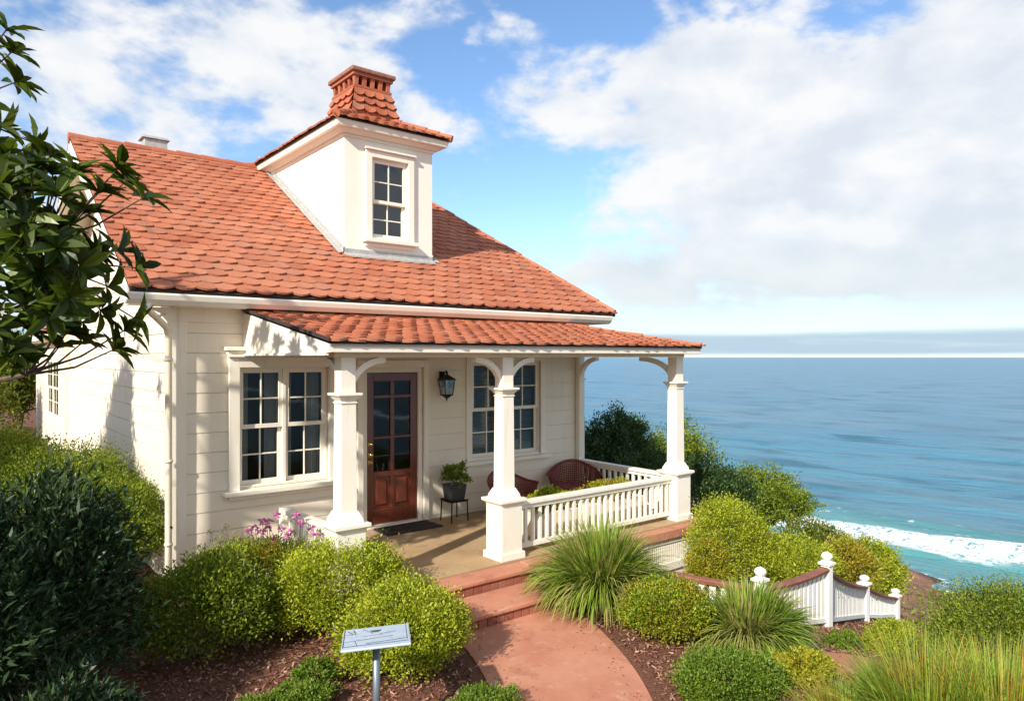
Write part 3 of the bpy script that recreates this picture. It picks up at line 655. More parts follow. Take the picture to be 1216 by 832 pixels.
# front face with opening (four pieces, butted), side cheeks
dm.box(DX0, DY0, zroof(DY0)-.1, wx0, DY0+.12, DZ).box(wx1, DY0, zroof(DY0)-.1, DX1, DY0+.12, DZ).box(wx0, DY0, wz1, wx1, DY0+.12, DZ).box(wx0, DY0, zroof(DY0)-.1, wx1, DY0+.12, wz0)
for X in (DX0, DX1-.12):
    dm.prism([(X, DY0+.12, zroof(DY0)-.1), (X, DY1, zroof(RY)-.4), (X, DY1, DZ), (X, DY0+.12, DZ)], (.12, 0, 0))
dm.box(DX0+.12, DY1-.12, 5.2, DX1-.12, DY1, DZ)
dormer = dm.build('dormer', paint('dormer_plaster', (.84, .80, .72), .15), cot)
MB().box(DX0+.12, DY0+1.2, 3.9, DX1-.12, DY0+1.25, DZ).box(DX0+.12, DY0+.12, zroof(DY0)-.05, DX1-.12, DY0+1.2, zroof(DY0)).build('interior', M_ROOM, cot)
fl = MB(); fl.box(DX0-.012, DY0-.014, zroof(DY0)-.02, DX1+.012, DY0-.002, zroof(DY0)+.10)
fl.add([(DX0-.01, DY0-.10, zroof(DY0-.10)+.05), (DX1+.01, DY0-.10, zroof(DY0-.10)+.05), (DX1+.01, DY0-.004, zroof(DY0)+.05), (DX0-.01, DY0-.004, zroof(DY0)+.05),
        (DX0-.01, DY0-.10, zroof(DY0-.10)+.03), (DX1+.01, DY0-.10, zroof(DY0-.10)+.03), (DX1+.01, DY0-.004, zroof(DY0)+.02), (DX0-.01, DY0-.004, zroof(DY0)+.02)], [(0,1,2,3),(7,6,5,4),(0,4,5,1),(0,3,7,4),(1,5,6,2)])
for X, sgn in ((DX0, -1), (DX1, 1)):
    x1 = X+sgn*.012
    fl.prism([(x1, DY0-.014, zroof(DY0)), (x1, DY1, zroof(DY1)), (x1, DY1, zroof(DY1)+.12), (x1, DY0-.014, zroof(DY0)+.12)], (-sgn*.009, 0, 0))
    fl.prism([(X+sgn*.006, DY0, zroof(DY0)+.035), (X+sgn*.006, RY-.1, zroof(RY-.1)+.035), (X+sgn*.10, RY-.1, zroof(RY-.1)+.045), (X+sgn*.10, DY0-.05, zroof(DY0-.05)+.045)], (0, 0, .01))
fl.build('flashing', M_LEAD, dormer)
Td = lambda u, o, z: (u, DY0-o, z)
window(Td, wx0, wx1, wz0, wz1, 1, M_GLASSB, 2, [.5], case=.10, out=.045, meet=.46, crown=False, inner=None, sillw=.04)
# eave moulding + soffit
ov = .20
def ring(mb, z0, z1, off0, off1):
    a = [(DX0-off0, DY0-off0, z0), (DX1+off0, DY0-off0, z0), (DX1+off0, DY1+off0, z0), (DX0-off0, DY1+off0, z0)]
    b = [(DX0-off1, DY0-off1, z1), (DX1+off1, DY0-off1, z1), (DX1+off1, DY1+off1, z1), (DX0-off1, DY1+off1, z1)]
    mb.add(a+b, [(3, 2, 1, 0), (4, 5, 6, 7), (0, 1, 5, 4), (1, 2, 6, 5), (2, 3, 7, 6), (3, 0, 4, 7)])
em = MB(); ring(em, 5.66, 5.70, .02, .03); ring(em, 5.702, 5.75, .05, .12); ring(em, 5.752, 5.84, .17, .19); em.build('cornice', M_TRIM, dormer, .005)
# hipped roof in four slopes
AZ = 6.36; c0 = (5.17, 9.31+.89+.0, AZ); tx = .20
ex0, ex1, ey0, ey1, ez = DX0-.22, DX1+.22, DY0-.22, DY1+.22, 5.865
ry0, ry1 = 10.15, DY1-.75; cxm = (ex0+ex1)/2
hs = MB()
def slope(mb, e0, e1, r0, r1, seed, w=.16, ex=.15):
    e0, e1, r0, r1 = map(Vector, (e0, e1, r0, r1)); u = (e1-e0); Lu = u.length; u.normalize()
    rm = r0 - e0; vv = rm - u*rm.dot(u); Lv = vv.length; vv.normalize(); n = u.cross(vv)
    a = (r0-e0).dot(u); b = (r1-e0).dot(u)
    tiles(mb, e0, u, vv, n, lambda v: a*min(v/Lv, 1), lambda v: Lu+(b-Lu)*min(v/Lv, 1), Lv, w=w, ex=ex, lift=.03, sc=.03, seed=seed)
rA, rB = (cxm, ry0, AZ), (cxm, ry1, AZ)
cs = [(ex0, ey0, ez), (ex1, ey0, ez), (ex1, ey1, ez), (ex0, ey1, ez)]
slope(hs, cs[0], cs[1], rA, rA, 1); slope(hs, cs[1], cs[2], rA, rB, 2); slope(hs, cs[2], cs[3], rB, rB, 3); slope(hs, cs[3], cs[0], rB, rA, 4)
droof = hs.build('dormer_roof', M_TILE, cot, recalc=False)
e = .03
MB().add([(x, y, z-.02) for x, y, z in cs]+[(cxm, ry0, AZ-e), (cxm, ry1, AZ-e)]+[(x, y, z-.021) for x, y, z in cs], [(0, 1, 4), (1, 2, 5, 4), (2, 3, 5), (3, 0, 4, 5), (9, 8, 7, 6)]).build('roof_deck', M_UNDER, droof, recalc=False)
for c_, t_ in ((cs[0], rA), (cs[1], rA), (cs[2], rB), (cs[3], rB)): caps('hip_tiles', Vector(c_)+Vector((0, 0, .02)), Vector(t_)+Vector((0, 0, .0)), r=.05, L=.2, mat=M_TILEDK, parent=droof)
caps('ridge_tiles', rA, rB, r=.06, L=.25, parent=droof)
# chimney -----------------------------------------------------
chx, chy = 5.17, 10.22; HW, HD = .29, .36
ch = MB(); ch.frustum(chx, chy, 6.0, 6.30, .86, .74, 1.0, .88)
def skirt(mb, z0, z1, w0, w1, d0, d1, n, seed):
    r = random.Random(seed)
    for (ax, sg) in (('x', -1), ('x', 1), ('y', -1), ('y', 1)):
        half0, half1 = (w0/2, w1/2) if ax == 'y' else (d0/2, d1/2); o0, o1 = (d0/2, d1/2) if ax == 'y' else (w0/2, w1/2)
        for i in range(n):
            lo0, hi0 = -half0+2*half0*i/n, -half0+2*half0*(i+1)/n; lo1, hi1 = -half1+2*half1*i/n, -half1+2*half1*(i+1)/n
            K = 5; b = []; t = []; bb = []
            for q in range(K+1):
                f_ = q/K; a0 = lo0+(hi0-lo0)*(.02+.96*f_); a1 = lo1+(hi1-lo1)*f_; zz = z0+.035*abs(2*f_-1)**2+r.uniform(-.003, .003)
                for lst, aa, oo, zc in ((b, a0, o0+.022, zz), (bb, a0, o0, zz), (t, a1, o1+.004, z1+.02)):
                    lst.append((chx+aa, chy+sg*oo, zc) if ax == 'y' else (chx+sg*oo, chy+aa, zc))
            k1 = K+1; mb.add(bb+b+t, [(q, q+1, k1+q+1, k1+q) for q in range(K)]+[(k1+q, k1+q+1, 2*k1+q+1, 2*k1+q) for q in range(K)])
skirt(ch, 6.24, 6.37, .80, .70, .94, .84, 4, 1); skirt(ch, 6.37, 6.49, .74, .65, .88, .79, 4, 2); skirt(ch, 6.49, 6.60, .69, .62, .83, .76, 4, 3)
ch.frustum(chx, chy, 6.30, 6.62, .70, .60, .84, .74)
ch.box(chx-.32, chy-.39, 6.62, chx+.32, chy+.39, 6.655)
for sx_ in (-1, 1):
    for q in range(5):
        y = chy-.34+.17*q; ch.frustum(chx+sx_*.27, y, 6.656, 6.80, .055, .075, .055, .075)
for sy_ in (-1, 1):
    for q in range(1, 4):
        x = chx-.27+.135*q; ch.frustum(x, chy+sy_*.34, 6.656, 6.80, .055, .075, .055, .075)
ch.box(chx-.335, chy-.405, 6.801, chx+.335, chy+.405, 6.845)
chim = ch.build('chimney', M_TILEDK, droof, 0)
MB().box(chx-.20, chy-.27, 6.656, chx+.20, chy+.27, 6.80).build('flue', M_EDGE, droof)
MB().box(chx-.37, chy-.44, 6.846, chx+.37, chy+.44, 6.915).build('chimney_cap', principled('cap_stone', (.30, .13, .09), .9, fn=lambda k, p: k.l.new(k.ramp(k.noise(geop(k), 20, 5, .7), [(.3, (.20, .07, .045)), (.7, (.36, .18, .13))]), p.inputs['Base Color'])), droof, .018)
# roof ventilator behind the ridge
vx = 2.70; MB().box(vx-.17, RY+.10, RZ-.2, vx+.17, RY+.36, RZ+.22).frustum(vx, RY+.23, RZ+.221, RZ+.27, .42, .34, .34, .24).build('roof_vent', M_LEAD, cot, .008)

# porch --------------------------------------------------------
PX0, PX1, PY0 = 2.82, 8.30, 6.13
MB().box(PX0, PY0, FL-.12, PX1, WY-.02, FL).build('porch_floor', M_PORCH, cot, .006)
MB().box(5.02, PY0-.16, FL-.14, PX1+.12, PY0-.001, FL-.02).box(PX1+.001, PY0-.001, FL-.14, PX1+.12, WY, FL-.02).build('porch_edge', M_PATH, cot, .012)
sk = MB(); zb = -.62
sk.box(5.05, PY0-.10, zb, PX1+.06, PY0-.06, FL-.141).box(PX1+.02, PY0-.059, zb, PX1+.06, WY, FL-.141)
sk.box(5.05, PY0-.125, FL-.20, PX1+.09, PY0-.101, FL-.141).box(PX1-.02, PY0-.125, -.16, PX1+.09, PY0-.101, FL-.201).box(5.05, PY0-.13, -.26, PX1+.10, PY0-.101, -.161)
x = 5.12
while x < PX1-.05: sk.box(x, PY0-.11, -.159, x+.028, PY0-.1005, FL-.202); x += .042
sk.build('porch_skirt', M_TRIM, cot, .002)
MB().box(PX0+.04, PY0+.05, zb, PX0+.08, WY-.03, FL-.121).box(PX0+.08, PY0+.05, zb, 5.05, PY0+.09, FL-.121).build('porch_skirt', M_TRIM, cot)
CZ = 2.54; colsX = [(3.02, 6.31), (4.955, 6.31), (8.02, 6.33)]
def column(cx, cy, half=False):
    m_ = MB()
    m_.frustum(cx, cy, FL, FL+.075, .345, .335); m_.box(cx-.145, cy-.145, FL+.075, cx+.145, cy+.145, FL+.60)
    m_.frustum(cx, cy, FL+.60, FL+.635, .29, .35); m_.box(cx-.185, cy-.185, FL+.635, cx+.185, cy+.185, FL+.67)
    m_.frustum(cx, cy, FL+.67, FL+.72, .27, .25); m_.frustum(cx, cy, FL+.72, FL+.78, .245, .185)
    m_.frustum(cx, cy, FL+.78, 2.13, .17, .155); m_.frustum(cx, cy, 2.10, 2.115, .175, .175); m_.frustum(cx, cy, 2.13, 2.175, .165, .225); m_.box(cx-.125, cy-.125, 2.175, cx+.125, cy+.125, 2.20)
    m_.box(cx-.075, cy-.075, 2.20, cx+.075, cy+.075, CZ-.001)
    return m_.build('porch_column', M_TRIM, cot, .004)
def arc(cx, cy, dx, dy, r=.34, w=.075, th=.06):
    poly = []; n = 10; X0 = .075
    px_, py_ = -dy, dx
    for i in range(n+1):
        a = math.pi/2*i/n; poly.append((X0+r-r*math.cos(a), 2.20+.285*math.sin(a)))
    for i in range(n, -1, -1):
        a = math.pi/2*i/n; r2 = r+th; 
        u = X0+r-r2*math.cos(a); z = 2.20+(.285+th)*math.sin(a)
        poly.append((max(u, X0-.02), min(z, CZ-.001)))
    P = [(cx+dx*u-px_*w/2, cy+dy*u-py_*w/2, z) for u, z in poly]
    return MB().prism(P, (px_*w, py_*w, 0)).build('porch_bracket', M_TRIM, cot)
for c in colsX: column(*c)
arc(*colsX[0], 1, 0); arc(*colsX[0], 0, 1); arc(*colsX[1], 1, 0); arc(*colsX[1], -1, 0); arc(*colsX[2], 0, 1, .56)
# half post at the house wall and its bracket
hp = (8.16, WY-.075)
MB().box(hp[0]-.06, hp[1]-.04, FL, hp[0]+.06, WY-.036, CZ-.001).box(hp[0]-.08, hp[1]-.06, 2.17, hp[0]+.08, WY-.036, 2.20).build('porch_column', M_TRIM, cot, .004)
arc(hp[0], hp[1]+.03, 0, -1, .34)
# beams
bm_ = MB(); bm_.box(PX0+.06, 6.24, CZ, 8.10, 6.38, CZ+.10).box(2.95, 6.381, CZ, 3.09, WY-.04, CZ+.10).box(7.96, 6.381, CZ, 8.10, WY-.04, CZ+.10).build('porch_beam', M_CREAM, cot, .005)
MB().box(3.092, 6.382, CZ+.03, 7.958, WY-.04, CZ+.05).build('porch_ceiling', M_CREAM, cot)
# porch roof
RX0_, RXE, RYE, EZP = 2.75, 8.27, 6.04, 2.685; WZ = 3.085; PYW = 8.42
MB().box(RX0_+.02, RYE+.03, 2.585, RXE-.03, RYE+.075, 2.665).build('porch_fascia', M_TRIM, cot, .005)
MB().box(RXE-.075, RYE+.076, 2.585, RXE-.03, WY+.1, 2.665).build('porch_fascia', M_TRIM, cot, .005)
MB().box(RX0_+.02, RYE+.076, 2.60, RXE-.08, 6.24, 2.62).build('soffit', M_CREAM, cot)
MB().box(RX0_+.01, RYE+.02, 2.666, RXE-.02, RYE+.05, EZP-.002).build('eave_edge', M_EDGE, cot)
hipX = 7.56; sP = (WZ-EZP)/(PYW-RYE); VP = math.hypot(PYW-RYE, WZ-EZP)
pr = MB(); tiles(pr, (RX0_-.02, RYE, EZP), (1, 0, 0), (0, 1, sP), (0, -sP, 1), lambda v: 0, lambda v: (RXE-RX0_+.02)-(RXE-hipX)*v/VP, VP, w=.19, ex=.165, lift=.028, sc=.032, seed=9)
sP2 = (WZ-EZP)/(RXE-hipX); VP2 = math.hypot(RXE-hipX, WZ-EZP)
tiles(pr, (RXE, RYE, EZP), (0, 1, 0), (-1, 0, sP2), (sP2, 0, 1), lambda v: (PYW-RYE)*v/VP2, lambda v: PYW-RYE+.03, VP2, w=.19, ex=.165, lift=.028, sc=.032, seed=10)
proof = pr.build('porch_roof', M_TILE, cot, recalc=False)
MB().add([(RX0_, RYE+.01, EZP-.02), (RXE, RYE+.01, EZP-.02), (hipX, PYW, WZ-.02), (RX0_, PYW, WZ-.02), (RXE, PYW, EZP-.02), (RX0_, RYE+.01, EZP-.035), (RXE, RYE+.01, EZP-.035), (RXE, PYW, EZP-.035), (RX0_, PYW, EZP-.035)],
         [(0, 1, 2, 3), (1, 4, 2), (8, 7, 6, 5)]).build('roof_deck', M_UNDER, proof, recalc=False)
caps('hip_tiles', (RXE-.02, RYE+.03, EZP+.01), (hipX, PYW, WZ), r=.04, L=.22, mat=M_TILE, parent=proof)
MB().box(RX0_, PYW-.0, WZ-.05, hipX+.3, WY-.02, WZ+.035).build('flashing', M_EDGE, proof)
MB().prism([(RX0_-.025, RYE-.01, EZP+.0), (RX0_-.025, PYW+.0, WZ+.0), (RX0_-.025, PYW+.0, WZ+.032), (RX0_-.025, RYE-.01, EZP+.03)], (.02, 0, 0)).build('verge', M_EDGE, proof)
ck = [(RX0_+.0, RYE+.03, 2.585), (RX0_, WY-.018, 2.585), (RX0_, WY-.018, WZ-.025), (RX0_, RYE+.03, EZP-.025)]
MB().prism(ck, (.019, 0, 0)).build('porch_cheek', M_TRIM, cot)
MB().box(RX0_-.02, RYE+.10, 2.555, RX0_+.03, WY-.08, 2.583).build('porch_cheek_moulding', M_TRIM, cot, .004)
# railings
def railing(p0, p1, n, ztop=FL+.60, name='porch_railing'):
    p0, p1 = Vector(p0), Vector(p1); d = p1-p0; L = d.length; d.normalize(); s_ = Vector((-d.y, d.x, 0))
    def bar(a, b, w, z0, z1):
        m_ = MB(); P = [a-s_*w/2, a+s_*w/2, b+s_*w/2, b-s_*w/2]
        m_.add([(p.x, p.y, z0) for p in P]+[(p.x, p.y, z1) for p in P], [(3, 2, 1, 0), (4, 5, 6, 7), (0, 1, 5, 4), (1, 2, 6, 5), (2, 3, 7, 6), (3, 0, 4, 7)]); return m_
    top = bar(p0, p1, .11, ztop-.045, ztop); t = bar(p0, p1, .06, ztop-.095, ztop-.046); top.add(t.v, t.f)
    r = top.build(name, M_TRIM, cot, .006)
    bar(p0, p1, .06, FL+.06, FL+.115).build('bottom_rail', M_TRIM, r, .005)
    me = None
    for i in range(n):
        c = p0+d*(L*(i+.5)/n); h = .019
        if me is None:
            b_ = MB(); b_.box(-h, -h, FL+.116, h, h, ztop-.096); o = b_.build('baluster', M_TRIM, r, .003); me = o; off = ORG[cot.name]
            o.data.transform(Matrix.Translation(off)); 
        else: o = me.copy(); COL.objects.link(o); o.parent = r
        o.location = (c.x-off.x, c.y-off.y, -off.z); o.rotation_euler = (0, 0, math.atan2(d.y, d.x))
    return r
railing((4.955+.146, 6.31, 0), (8.02-.146, 6.33, 0), 25)
railing((8.06, 6.33+.146, 0), (8.10, WY-.12, 0), 15)
lr = railing((3.0, 6.31+.146, 0), (2.93, 7.50, 0), 9)
MB().box(2.86, 7.501, FL-.3, 2.99, 7.60, FL+.62).build('end_post', M_TRIM, lr, .006)

# rear wing
WGX = 1.92
ww = (17.3, 19.4, 1.25, 2.50)
boards(Tl(WGX), lambda z: 16.42, lambda z: 21.8, -.12, 3.0, [ww]).build('wing_wall', M_WALL, cot)
window(lambda u, o, z: (WGX-.014-o*.22, u, z), *ww, 2, M_GLASS, case=.14, out=.05, crown=False)
MB().box(WGX-.02, 16.39, -.12, WGX+.9, 16.415, 3.0).box(WGX+.13, 21.7, -.12, 6, 21.8, 3.0).box(WGX+1.5, 16.5, .2, WGX+1.56, 21.6, 3.0).build('wing_end', M_WALL, cot)
wr = MB(); tiles(wr, (WGX-.3, 22.1, 3.02), (0, -1, 0), (1, 0, .5), (-.5, 0, 1), lambda v: 0, lambda v: 5.7, 3.0, seed=12); wr.build('wing_roof', M_TILE, cot, recalc=False)
MB().box(WGX-.28, 16.4, 2.9, WGX-.24, 22.1, 3.0).box(WGX-.24, 16.4, 2.88, WGX+2.4, 22.1, 2.9).build('wing_fascia', M_TRIM, cot)

# ------------------------------------------------------------------ steps
st = thing('front_steps', (4.3, 5.8, 0), 'two red brick faced steps with smooth red treads in front of the porch door', 'steps')
def tread(x0, x1, y0, y1, z, ztb):
    m_ = MB(); m_.box(x0, y0, z-.05, x1, y1, z); r_ = m_.build('tread', M_PATH, st, .014)
    MB().box(x0+.03, y0+.035, ztb, x1-.03, y1, z-.051).build('riser', M_MORTAR, st)
    b = MB(); w = .105; x = x0+.03
    while x < x1-.04: b.box(x+.004, y0+.022, ztb, min(x+w-.004, x1-.03), y0+.0345, z-.055); x += w
    y = y0+.04
    while y < y1-.03: b.box(x1-.0295, y+.004, ztb, x1-.018, min(y+w-.004, y1), z-.055); y += w
    b.build('brick_facing', M_BRICK, st, .003)
tread(3.45, 5.00, 5.84, PY0-.002, FL-.02, -.05)
tread(3.45, 5.02, 5.33, 5.838, .148, -.05)

# ------------------------------------------------------------------ things on the porch
lt = thing('wall_lantern', (5.50, 8.43, 2.1), 'black iron carriage lantern with glass sides on the wall right of the door', 'lamp')
lx, ly = 5.50, 8.30
m_ = MB(); m_.box(lx-.04, WY-.045, 2.12, lx+.04, WY-.02, 2.34).tube([(lx, WY-.045, 2.26), (lx, WY-.08, 2.33), (lx, ly, 2.35), (lx, ly, 2.31)], .009, 8).build('bracket', M_BLACK, lt)
m_ = MB(); m_.frustum(lx, ly, 2.24, 2.30, .17, .03).frustum(lx, ly, 2.225, 2.239, .19, .19).frustum(lx, ly, 2.01, 2.025, .13, .13).frustum(lx, ly, 1.97, 2.01, .03, .11).tube([(lx, ly, 2.30), (lx, ly, 2.33), (lx, ly, 2.35)], [.014, .02, .004], 8)
for sx_, sy_ in ((-1, -1), (1, -1), (1, 1), (-1, 1)): m_.tube([(lx+sx_*.06, ly+sy_*.06, 2.02), (lx+sx_*.082, ly+sy_*.082, 2.23)], .006, 6)
m_.tube([(lx, ly, 1.93), (lx, ly, 1.97)], [.006, .014], 8).build('lantern_frame', M_BLACK, lt)
MB().frustum(lx, ly, 2.026, 2.224, .115, .155).build('glass', glass_mat('lantern_glass', (.7, .72, .7), .1), lt)
MB().tube([(lx, ly, 2.026), (lx, ly, 2.13), (lx, ly, 2.15)], [.014, .014, .004], 10).build('candle', principled('candle', (.8, .76, .6), .5), lt)

mt = MB(); mt.box(4.38, 7.93, FL, 5.20, 8.33, FL+.014)
for i in range(12):
    x = 4.40+i*.066; mt.box(x, 7.94, FL+.0145, x+.03, 8.32, FL+.022)
for y in (7.94, 8.12, 8.29): mt.box(4.385, y, FL+.0225, 5.195, y+.03, FL+.027)
tag(mt.build('doormat', principled('dark_rubber_mat', (.045, .035, .03), .9), org=(4.8, 8.1, FL)), 'dark ribbed rubber doormat lying on the porch floor at the red door', 'doormat')

psx, psy = 5.52, 8.14
ps = thing('plant_stand', (psx, psy, FL), 'thin black metal stand holding the dark pot beside the door', 'plant stand')
m_ = MB(); m_.box(psx-.135, psy-.135, FL+.27, psx+.135, psy+.135, FL+.285).box(psx-.14, psy-.14, FL+.2851, psx+.14, psy-.13, FL+.30).box(psx-.14, psy+.13, FL+.2851, psx+.14, psy+.14, FL+.30).build('shelf', M_BLACK, ps)
for sx_, sy_ in ((-1, -1), (1, -1), (1, 1), (-1, 1)): MB().tube([(psx+sx_*.135, psy+sy_*.135, FL), (psx+sx_*.125, psy+sy_*.125, FL+.285)], .009, 8).build('leg', M_BLACK, ps)
pp = thing('potted_plant', (psx, psy, FL+.286), 'small leafy green plant in a square charcoal pot on the black stand', 'potted plant')
m_ = MB(); z0 = FL+.287; m_.frustum(psx, psy, z0, z0+.22, .20, .25); m_.build('pot', M_DARKPOT, pp, .008)

def wchair(name, x, y, rot, label):
    t = thing(name, (0, 0, 0), label, 'chair', 'red wicker armchairs on the porch')
    # curved shell: back and arms, lattice
    mb = MB(); nu, nv = 44, 12; vs = []
    for i in range(nu+1):
        a = math.pi*(-.08+1.16*i/nu); back = max(0, math.sin(a))
        top = .44+.17*back**2.2; rx, ry = .36, .30
        for j in range(nv+1):
            f_ = j/nv; z = .27+(top-.27)*f_; fl_ = 1+.16*f_**1.5
            vs.append((rx*math.cos(a)*fl_, ry*math.sin(a)*fl_+.02, z))
    mb.add(vs, [(i*(nv+1)+j, (i+1)*(nv+1)+j, (i+1)*(nv+1)+j+1, i*(nv+1)+j+1) for i in range(nu) for j in range(nv)])
    sh = mb.build('woven_back', M_WICKER, t, recalc=False); w = sh.modifiers.new('w', 'WIREFRAME'); w.thickness = .014; w.use_replace = True
    rim = MB(); rim.tube([vs[i*(nv+1)+nv] for i in range(nu+1)], .018, 8).build('rim', M_WICKER, t, smooth=True)
    se = MB(); n = 22; vs2 = []; 
    for i in range(n+1):
        for j in range(n+1):
            u, v_ = -1+2*i/n, -1+2*j/n
            vs2.append((.32*u*math.sqrt(1-v_*v_/2.4), .30*v_*math.sqrt(1-u*u/2.4)+.0, .285+.012*math.sin(i*1.4)*math.sin(j*1.4)))
    se.add(vs2, [(i*(n+1)+j, (i+1)*(n+1)+j, (i+1)*(n+1)+j+1, i*(n+1)+j+1) for i in range(n) for j in range(n)])
    s2 = se.build('seat', M_WICKER, t, recalc=False); so_ = s2.modifiers.new('s', 'SOLIDIFY'); so_.thickness = .045
    for sx_, sy_ in ((-1, -1), (1, -1), (1, 1), (-1, 1)):
        MB().tube([(sx_*.27, sy_*.24-.01, .27), (sx_*.31, sy_*.28-.01, 0)], [.017, .012], 8).build('leg', M_BLACK if name == 'x' else M_WICKER, t)
    t.location = (x, y, FL); t.rotation_euler = (0, 0, rot); return t
wchair('wicker_armchair', 6.33, 7.78, R(10), 'nearer red wicker armchair partly behind the middle porch column')
wchair('wicker_armchair', 7.62, 7.95, R(-38), 'further red wicker armchair in the far porch corner below the end railing')

# ------------------------------------------------------------------ picket fence
fn = thing('picket_fence', (7.7, 4.0, -.5), 'white picket fence with red brown handrail stepping down the slope towards the sea', 'fence')
FP = [(5.62, 5.25, .30, .50), (6.24, 3.90, .36, .52), (7.69, 3.98, .33, .52), (10.65, 4.94, -.76, .45), (13.2, 5.58, -1.60, .40)]
# post: x, y, z of handrail top
def fpost(x, y, zt, w, cap=True, tall=0):
    zb = gzf(x, y)-.15
    m_ = MB(); m_.frustum(x, y, zb, zt+.02+tall, w, w); p_ = m_.build('post', M_FENCE, fn, .006)
    z = zt+.02+tall; c = MB(); c.frustum(x, y, z+.001, z+.025, w*1.45, w*1.45).frustum(x, y, z+.026, z+.05, w*.8, w*.7)
    c.lathe((x, y, z+.05), [(w*.30, 0), (w*.55, .016), (w*.66, .038), (w*.58, .062), (w*.3, .080), (w*.12, .087)], 14); c.build('cap', M_FENCE, p_, smooth=False)
    return p_
posts = [(6.24, 3.90, .34, .09), (7.69, 3.98, .17, .095), (10.65, 4.94, -.86, .11), (13.2, 5.58, -1.76, .115)]
fpost(*posts[0]); fpost(*posts[1], tall=.05); fpost(*posts[2], tall=.03); fpost(*posts[3], tall=.05)
def fspan(a, b, sag=0.0, n=12, ends=.06, bot=.62):
    a, b = Vector(a), Vector(b); d = b-a; L = Vector((d.x, d.y, 0)).length; h = Vector((d.x, d.y, 0)).normalized(); s_ = Vector((-h.y, h.x, 0))
    N = 14; vs = []
    for i in range(N+1):
        f_ = ends/L+(1-2*ends/L)*i/N; p = a+d*f_-Vector((0, 0, sag*4*f_*(1-f_)))
        for (o_, z) in ((-.05, -.045), (.05, -.045), (.058, -.015), (.035, 0), (-.035, 0), (-.058, -.015)): vs.append(tuple(p+s_*o_+Vector((0, 0, z))))
    m_ = MB().add(vs, [(i*6+j, i*6+(j+1) % 6, (i+1)*6+(j+1) % 6, (i+1)*6+j) for i in range(N) for j in range(6)]+[(5, 4, 3, 2, 1, 0), tuple(N*6+j for j in range(6))]); m_.build('handrail', M_HANDRAIL, fn)
    low = MB()
    for i in range(N):
        q = []
        for f0 in (i/N, (i+1)/N):
            f_ = ends/L+(1-2*ends/L)*f0; p = a+d*f_; q.append((p, max(gzf(p.x, p.y)+.05, p.z-bot)))
        (p0, z0), (p1, z1) = q
        low.add([tuple(Vector((p.x, p.y, 0))+s_*o_+Vector((0, 0, zz))) for p, zc in ((p0, z0), (p1, z1)) for o_ in (-.02, .02) for zz in (zc, zc+.05)], [(0, 2, 3, 1), (4, 5, 7, 6), (0, 1, 5, 4), (2, 6, 7, 3), (1, 3, 7, 5), (0, 4, 6, 2)])
    low.build('bottom_rail', M_FENCE, fn)
    for i in range(n):
        f_ = ends/L+(1-2*ends/L)*(i+.5)/n; p = a+d*f_; zt = p.z-.046-sag*4*f_*(1-f_); zb = max(gzf(p.x, p.y)+.08, p.z-bot+.03)
        w = .032; P = [p-h*w-s_*.008, p+h*w-s_*.008, p+h*w+s_*.008, p-h*w+s_*.008]; sl = d.z/L*w
        MB().add([(q.x, q.y, zb) for q in P]+[(q.x, q.y, zt+(sl if i_ in (1, 2) else -sl)) for i_, q in enumerate(P)], [(3, 2, 1, 0), (4, 5, 6, 7), (0, 1, 5, 4), (1, 2, 6, 5), (2, 3, 7, 6), (3, 0, 4, 7)]).build('picket', M_FENCE, fn)
fspan((5.66, 5.40, .36), (6.24, 3.90, .30), .02, 13)
fspan((6.24, 3.90, .30), (7.69, 3.98, .22), .03, 13, bot=.75)
fspan((7.69, 3.98, .18), (10.65, 4.94, -.83), .05, 25)
fspan((10.65, 4.94, -.83), (13.2, 5.58, -1.70), .04, 22)

# ------------------------------------------------------------------ info sign
sg = thing('information_sign', (2.22, 4.13, 0), 'small tilted grey blue information panel on a round steel post in the flower bed', 'sign')
C4 = [pt(400, 748, 4.72), pt(480, 740, 4.80), pt(494, 761, 4.42), pt(413, 772, 4.34)]
sc_ = sum(C4, Vector())/4; ux = ((C4[1]-C4[0])+(C4[2]-C4[3])).normalized(); vy = ((C4[3]-C4[0])+(C4[2]-C4[1])); vy = (vy-ux*vy.dot(ux)).normalized(); nn = ux.cross(vy)
if nn.z < 0: nn = -nn
hw = ((C4[1]-C4[0]).length+(C4[2]-C4[3]).length)/4; hh = .20
MB().prism([sc_-ux*hw-vy*hh, sc_+ux*hw-vy*hh, sc_+ux*hw+vy*hh, sc_-ux*hw+vy*hh], nn*-.016).build('sign_panel', M_SIGN, sg, .006)
ink = MB()
def ib(u0, v0, u1, v1):
    a = sc_+nn*.0015; P = [a+ux*hw*u0+vy*hh*v0, a+ux*hw*u1+vy*hh*v0, a+ux*hw*u1+vy*hh*v1, a+ux*hw*u0+vy*hh*v1]; ink.prism(P, nn*.0008)
def il(u0, v0, u1, v1, w=.004):
    a = sc_+nn*.0015; p, q = a+ux*hw*u0+vy*hh*v0, a+ux*hw*u1+vy*hh*v1; s_ = (q-p).cross(nn).normalized()*w/2; ink.prism([p-s_, q-s_, q+s_, p+s_], nn*.0008)
il(-.95, -.92, -.95, .80, .006); il(-.92, .74, .93, .74, .006); il(.90, -.85, .90, .6, .003); il(-.9, .28, .5, .12, .003); il(-.68, -.85, -.62, -.35, .003); il(-.9, -.4, -.55, -.35, .003)
il(-.3, .62, .9, .50, .005); il(-.62, .3, -.55, .74, .003); il(-.4, -.8, -.1, -.3, .003); il(.1, -.2, .6, -.3, .003); il(-.4, -.1, .2, -.12, .003)
for q in range(5): ib(-.85+.05*q, -.72+.11*(q % 3), -.80+.05*q, -.66+.11*(q % 3))
